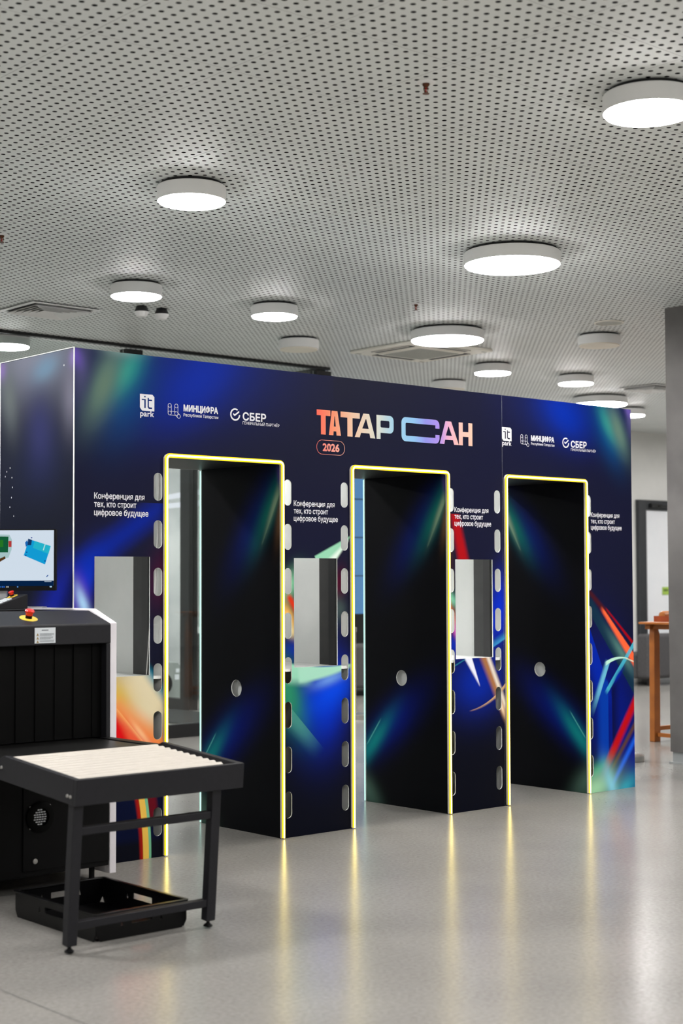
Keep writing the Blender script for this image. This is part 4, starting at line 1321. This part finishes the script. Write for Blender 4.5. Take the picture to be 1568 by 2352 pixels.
for x0, x1 in LEGS:
    tp('leg', MB().box(x0, x1, 0.022, 0.064, LB, -TH), 'graphite', 0.003)
    cx = (x0 + x1) / 2
    tp('foot', MB().lathe([(0.019, -0.684 + 0.0035), (0.019, -0.676), (0.009, -0.668), (0.007, -0.664), (0.007, LB)], 20, (cx, 0.043, 0)), 'machine_black', smooth=True)
for zz in (-0.206, -0.575):
    tp('stretcher', MB().box(0.0502, 0.6718, 0.026, 0.056, zz - 0.02, zz + 0.012), 'graphite', 0.003)
for y in (0.040, 0.062):
    tp('bolt', MB().lathe([(0.0075, 0.0), (0.0065, -0.004), (0.0, -0.006)], 12, (0.0, y, -0.072), lambda x, y, z: (z, x, y)), 'steel', smooth=True)
tp('bolt', MB().lathe([(0.0075, 0.0), (0.0065, -0.004), (0.0, -0.006)], 12, (0.0, 0.585, -0.05), lambda x, y, z: (z, x, y)), 'steel', smooth=True)

# ------------------------------------------------------------------ crate under the roller table
cr = thing('plastic_crate', 'open black plastic crate on the floor under the roller table', 'crate', (-0.532, -1.095, 0.0), math.radians(-0.4))
cw, cdp, chh, tk = 0.222, 0.325, 0.106, 0.006
MB().box(-cw + 0.02, cw - 0.02, -cdp + 0.02, cdp - 0.02, 0.0, 0.008).build('bottom', MAT['crate_black'], cr)
def wall_plate(name, half, fn, slot):
    holes = [rrect(-slot, slot, chh - 0.052, chh - 0.026, 0.004)]
    for s in (-1, 1):
        x = s * (slot + 0.045)
        holes.append([(x - 0.008, chh - 0.056), (x + 0.008, chh - 0.056), (x, chh - 0.026)])
    outer = [(-half + 0.018, 0.001), (half - 0.018, 0.001), (half, 0.03), (half, chh), (-half, chh), (-half, 0.03)]
    me = plate_mesh(name, outer, holes, tk, fn)
    return link(name, me, MAT['crate_black'], cr)
for s in (-1, 1):
    wall_plate('side_wall', cdp, lambda a, b, d: (s * (cw - d), a, b), 0.075)
    wall_plate('end_wall', cw - tk - 0.0005, lambda a, b, d: (a, s * (cdp - d), b), 0.05)
rim_o, rim_i = rrect(-cw - 0.008, cw + 0.008, -cdp - 0.008, cdp + 0.008, 0.012), rrect(-cw + 0.008, cw - 0.008, -cdp + 0.008, cdp - 0.008, 0.008)
link('rim', plate_mesh('rim', rim_o, [rim_i], 0.008, lambda a, b, d: (a, b, chh + d)), MAT['crate_black'], cr)

# ------------------------------------------------------------------ operator console and monitor on the scanner
cz = 1.3135
cs = thing('control_console', 'black wedge-shaped scanner control panel with a red stop button', 'console', (-0.385, 0.13, cz))
MB().prism([(-0.085, 0.0), (-0.085, 0.018), (0.078, 0.072), (0.085, 0.070), (0.085, 0.0)], lambda a, b, d: (a, d, b), -0.20, -0.08).build('casing', MAT['graphite'], cs, bevel=0.003)
cs_t = math.atan2(0.054, 0.163)
def on_console(u, y, h):
    return (-0.085 + u * math.cos(cs_t) - h * math.sin(cs_t), y, 0.018 + u * math.sin(cs_t) + h * math.cos(cs_t))
for r in range(3):
    for c in range(3):
        m = MB()
        u0, y0 = 0.022 + r * 0.026, -0.190 + c * 0.026
        q = [on_console(u, y, h) for h in (0.0008, 0.005) for u, y in ((u0, y0), (u0 + 0.02, y0), (u0 + 0.02, y0 + 0.02), (u0, y0 + 0.02))]
        m.add(q, [(0, 1, 2, 3), (4, 5, 6, 7), (0, 1, 5, 4), (1, 2, 6, 5), (2, 3, 7, 6), (3, 0, 4, 7)])
        m.build('key', MAT['sticker'], cs)
stop_button(cs, on_console(0.135, -0.122, 0.0005), 'Y', -cs_t, 0.62)

# monitor facing the operator
md = Vector((0.752, -0.659, 0)).normalized()      # along the screen, to its right end
mn = Vector((-0.659, -0.752, 0)).normalized()     # out of the screen
RE = Vector((-0.152, -0.083, 0))
MWd, MZ0, MZ1 = 0.545, 1.402, 1.708
mc = RE - md * (MWd / 2)
mo = thing('computer_monitor', 'black flat monitor showing X-ray images of bags on top of the scanner', 'monitor', (mc.x, mc.y, cz))
def mp(a, z, d):
    p = md * a + mn * d
    return (p.x, p.y, z - cz)
MB().prism(rrect(-MWd / 2, MWd / 2, MZ0, MZ1, 0.006), lambda a, b, d: mp(a, b, d), -0.035, 0.0).build('casing', MAT['machine_black'], mo)
SX0, SX1, SZ0, SZ1 = -MWd / 2 + 0.008, MWd / 2 - 0.010, MZ0 + 0.024, MZ1 - 0.006
def flat_on_screen(name, poly, col, d, parent, strength=0.85, holes=()):
    me = plate_mesh(name, poly, list(holes), 0.0003, lambda a, b, t: mp(a, b, d + t))
    c = lin(col)
    return link(name, me, emit_mat('screen_' + name, c, strength, False), parent)
scr = flat_on_screen('screen', rect(SX0, SX1, SZ0, SZ1), (222, 236, 250), 0.0004, mo)
flat_on_screen('taskbar', rect(SX0, SX1, SZ0, SZ0 + 0.026), (6, 36, 74), 0.0010, scr)
def spx(x, y):
    """photo-plane layout of the picture on the screen: x measured from the right edge."""
    return SX1 - (124 - x) * 0.002165, SZ1 - (y - 1218) * 0.00218
def poly_px(pts):
    return [spx(*p) for p in pts]
flat_on_screen('xray_bag', poly_px([(67, 1238), (117, 1254), (104, 1296), (55, 1275)]), (20, 165, 225), 0.0010, scr)
flat_on_screen('xray_bag', poly_px([(80, 1242), (117, 1254), (112, 1272), (76, 1258)]), (40, 190, 215), 0.0014, scr)
flat_on_screen('xray_shadow', poly_px([(65, 1237), (74, 1240), (72, 1252), (64, 1252)]), (20, 60, 110), 0.0018, scr)
flat_on_screen('xray_shadow', poly_px([(58, 1246), (63, 1240), (66, 1250), (60, 1256)]), (30, 110, 190), 0.0014, scr)
for c in ((62, 1268), (104, 1288), (73, 1235), (60, 1275)):
    flat_on_screen('xray_spot', [spx(c[0] + 1.6 * math.cos(a * 0.785), c[1] + 1.6 * math.sin(a * 0.785)) for a in range(8)], (20, 50, 150), 0.0020, scr)
flat_on_screen('xray_line', poly_px([(103, 1250), (105, 1250), (101, 1264), (99, 1263)]), (200, 240, 240), 0.0020, scr)
flat_on_screen('xray_suitcase', poly_px([(-40, 1226), (22, 1228), (28, 1240), (27, 1262), (20, 1280), (-40, 1288)]), (176, 208, 210), 0.0010, scr)
flat_on_screen('xray_clothes', poly_px([(-36, 1231), (20, 1232), (19, 1268), (-36, 1268)]), (22, 96, 60), 0.0014, scr)
flat_on_screen('xray_clothes', poly_px([(-30, 1240), (8, 1240), (8, 1256), (-30, 1256)]), (40, 124, 40), 0.0018, scr)
flat_on_screen('xray_handle', poly_px([(20, 1242), (27, 1242), (27, 1256), (20, 1256)]), (190, 60, 60), 0.0018, scr)
flat_on_screen('xray_block', poly_px([(-4, 1284), (12, 1277), (14, 1282), (0, 1290)]), (90, 60, 30), 0.0018, scr)
flat_on_screen('xray_mark', poly_px([(107, 1323), (111, 1319), (112, 1321), (108, 1325)]), (30, 80, 160), 0.0014, scr)
for x0, x1, col in ((0, 3, (40, 110, 200)), (5, 8, (60, 120, 200)), (9, 12, (30, 100, 220)), (15, 17, (200, 190, 160)), (18, 21, (190, 190, 190)), (40, 43, (90, 150, 220)), (115, 120, (180, 220, 250))):
    flat_on_screen('taskbar_icon', poly_px([(x0, 1345), (x1, 1345), (x1, 1348), (x0, 1348)]), col, 0.0014, scr)
flat_on_screen('clock_digits', poly_px([(103, 1334), (119, 1334), (119, 1335.5), (103, 1335.5)]), (170, 190, 210), 0.0014, scr)
MB().prism(rect(-0.022, 0.022, 0.0, 0.20), lambda a, b, d: (md.x * a - mn.x * d, md.y * a - mn.y * d, b + 0.008), 0.036, 0.058).build('stand_neck', MAT['silver'], mo, bevel=0.003)
MB().prism(rrect(-0.12, 0.205, -0.15, -0.005, 0.03), lambda a, b, d: (md.x * a + mn.x * b, md.y * a + mn.y * b, d), 0.0005, 0.008).build('stand_foot', MAT['silver'], mo)

# ------------------------------------------------------------------ things beyond the portal
st = thing('stanchion', 'round flat steel stanchion base and post standing behind the right end of the portal', 'stanchion', (5.70, 1.04, 0))
MB().lathe([(0.17, 0.0), (0.17, 0.042), (0.16, 0.050), (0.06, 0.056), (0.0, 0.056)], 48).build('base', MAT['steel'], st, smooth=True)
MB().lathe([(0.025, 0.0562), (0.025, 0.90), (0.033, 0.905), (0.033, 0.95), (0.0, 0.96)], 24).build('post', MAT['steel'], st, smooth=True)
st2 = thing('stanchion', 'round flat steel stanchion base and post seen through the second doorway', 'stanchion', (6.62, 5.3, 0))
MB().lathe([(0.17, 0.0), (0.17, 0.042), (0.16, 0.050), (0.06, 0.056), (0.0, 0.056)], 48).build('base', MAT['steel'], st2, smooth=True)
MB().lathe([(0.025, 0.0562), (0.025, 0.90), (0.033, 0.905), (0.033, 0.95), (0.0, 0.96)], 24).build('post', MAT['steel'], st2, smooth=True)

wt = thing('wooden_table', 'tall orange-brown wooden table standing behind the concrete pier', 'table', (7.045, 1.74, 0))
MB().box(-0.145, 1.25, -0.75, 0.06, 1.045, 1.065).build('table_top', MAT['wood'], wt, bevel=0.003)
MB().box(-0.085, 1.18, -0.02, 0.035, 1.000, 1.0445).build('apron', MAT['wood'], wt, bevel=0.002)
MB().box(-0.05, 0.03, -0.70, -0.0205, 1.000, 1.0445).build('apron', MAT['wood'], wt, bevel=0.002)
for x, y in ((0.0, 0.0), (1.1, 0.0), (0.0, -0.66), (1.1, -0.66)):
    MB().prism([(-0.047, 0.0), (0.040, 0.0), (0.046, 0.95), (0.03, 0.9995), (-0.03, 0.9995), (-0.034, 0.95)], lambda a, b, d: (x + a, y + d, b), -0.028, 0.028).build('leg', MAT['wood'], wt, bevel=0.004)
MB().box(0.047, 1.052, -0.015, 0.015, 0.095, 0.132).build('stretcher', MAT['wood'], wt, bevel=0.002)
MB().box(-0.015, 0.015, -0.63, -0.0285, 0.045, 0.080).build('stretcher', MAT['wood'], wt, bevel=0.002)
MB().box(0.047, 1.052, -0.675, -0.645, 0.095, 0.132).build('stretcher', MAT['wood'], wt, bevel=0.002)
tr = thing('wooden_tray', 'shallow reddish wooden tray lying on the tall wooden table', 'tray', (7.085, 1.43, 1.0655))
MB().box(0, 0.5, 0, 0.32, 0, 0.012).build('bottom', MAT['wood_red'], tr)
for a in ((0, 0.5, -0.012, -0.0002), (0, 0.5, 0.3202, 0.332)):
    MB().box(*a, 0, 0.05).build('side', MAT['wood_red'], tr)
for a in ((-0.012, -0.0002, -0.012, 0.332), (0.5002, 0.512, -0.012, 0.332)):
    MB().box(*a, 0, 0.05).build('side', MAT['wood_red'], tr)
rl = MB().lathe([(0.012, 0.0), (0.034, 0.004), (0.040, 0.02), (0.040, 0.30), (0.034, 0.316), (0.012, 0.32)], 24, (0, 0, 0), lambda x, y, z: (z, x, y)).build('wooden_roll', MAT['wood'], None, True)
rl.location = (7.12, 1.712, 1.0655 + 0.012 + 0.0405)
tag(rl, 'rounded wooden roll lying in the reddish tray', 'roll')

def sofa(name, label, loc, width, depth=0.85, h=0.60):
    t = thing(name, label, 'sofa', loc)
    MB().box(0, width, 0.2205, depth, 0.10, 0.42).build('seat_base', MAT['sofa_grey'], t, bevel=0.03)
    MB().box(0, width, 0.0, 0.22, 0.10, 0.10 + h).build('backrest', MAT['sofa_grey'], t, bevel=0.04)
    for x in (0.1, width - 0.1):
        for y in (0.08, depth - 0.08):
            MB().lathe([(0.025, 0.0), (0.03, 0.0995)], 14, (x, y, 0)).build('leg', MAT['black_metal'], t, smooth=True)
    return t
sofa('lounge_sofa', 'low dark grey sofa seen from behind in front of the white door', (12.6, 6.05, 0), 2.4)
sofa('lounge_sofa', 'low dark grey sofa seen through the second doorway before the blue window', (8.2, 7.45, 0), 1.9, 0.8, 0.55)

mt = MB().box(0, 0.95, 0, 1.5, 0.0, 0.012).build('door_mat', MAT['mat_dark'], None, bevel=0.003)
mt.location = (4.9, 5.95, 0.0005)
tag(mt, 'dark grey entrance mat inside the glazed vestibule', 'mat')
cbn = thing('grey_cabinet', 'low grey metal cabinet with rounded top and a black wheel in the vestibule', 'cabinet', (6.25, 8.2, 0))
MB().prism([(-0.22, 0.02), (0.22, 0.02), (0.22, 0.43), (0.17, 0.487), (-0.17, 0.495), (-0.22, 0.44)], lambda a, b, d: (a, d, b), 0.0, 0.4).build('body', MAT['cabinet_grey'], cbn, bevel=0.01)
wh = MB().lathe([(0.13, 0.0), (0.13, -0.03), (0.10, -0.035), (0.0, -0.035)], 32, (-0.06, -0.0005, 0.24), lambda x, y, z: (x, z, y)).build('wheel', MAT['machine_black'], cbn, True)
MB().box(0.125, 0.185, -0.003, -0.0005, 0.28, 0.34).build('paper_label', MAT['sticker'], cbn)
MB().box(0.14, 0.19, -0.003, -0.0005, 0.365, 0.41).build('paper_label', MAT['sticker'], cbn)
for k in range(2):
    MB().box(-0.19 + k * 0.33, -0.14 + k * 0.33, 0.05, 0.35, 0.0, 0.0195).build('foot', MAT['machine_black'], cbn)
for k, (x, y) in enumerate(((6.90, 8.60), (7.02, 8.62), (6.98, 8.42))):
    b = thing('bollard_post', 'grey post with a white cap in a cluster behind the vestibule post', 'post', (x, y, 0), group='white-capped posts in the vestibule')
    MB().lathe([(0.05, 0.0), (0.05, 0.80)], 20).build('shaft', MAT['sofa_grey'], b, smooth=True)
    MB().lathe([(0.055, 0.8002), (0.055, 0.85), (0.045, 0.87), (0.0, 0.875)], 20).build('cap', MAT['lamp_body'], b, smooth=True)
MAT['streak_glow'] = emit_mat('streak_glow', (0.92, 0.93, 1.0), 1.0)  # glow imitating white reflections in the glass
tl = thing('reflection_streak', 'pair of glowing white tubes imitating reflections in the vestibule glass', 'lamp', (6.60, 8.2, 2.43))  # invented tubes in place of glass reflections, no real fixture
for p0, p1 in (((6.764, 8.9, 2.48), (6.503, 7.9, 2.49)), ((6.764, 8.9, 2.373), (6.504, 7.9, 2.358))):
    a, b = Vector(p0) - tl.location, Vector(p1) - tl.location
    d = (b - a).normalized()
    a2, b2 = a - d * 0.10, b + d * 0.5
    MB().tube([a2, b2], 0.032, 12).build('tube', MAT['streak_glow'], tl, smooth=True)
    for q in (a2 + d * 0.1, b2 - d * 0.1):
        MB().tube([q, (q.x, q.y, CH - 0.004 - 2.43)], 0.003, 6).build('streak_wire', MAT['steel'], tl)  # made-up wires holding the reflection tubes
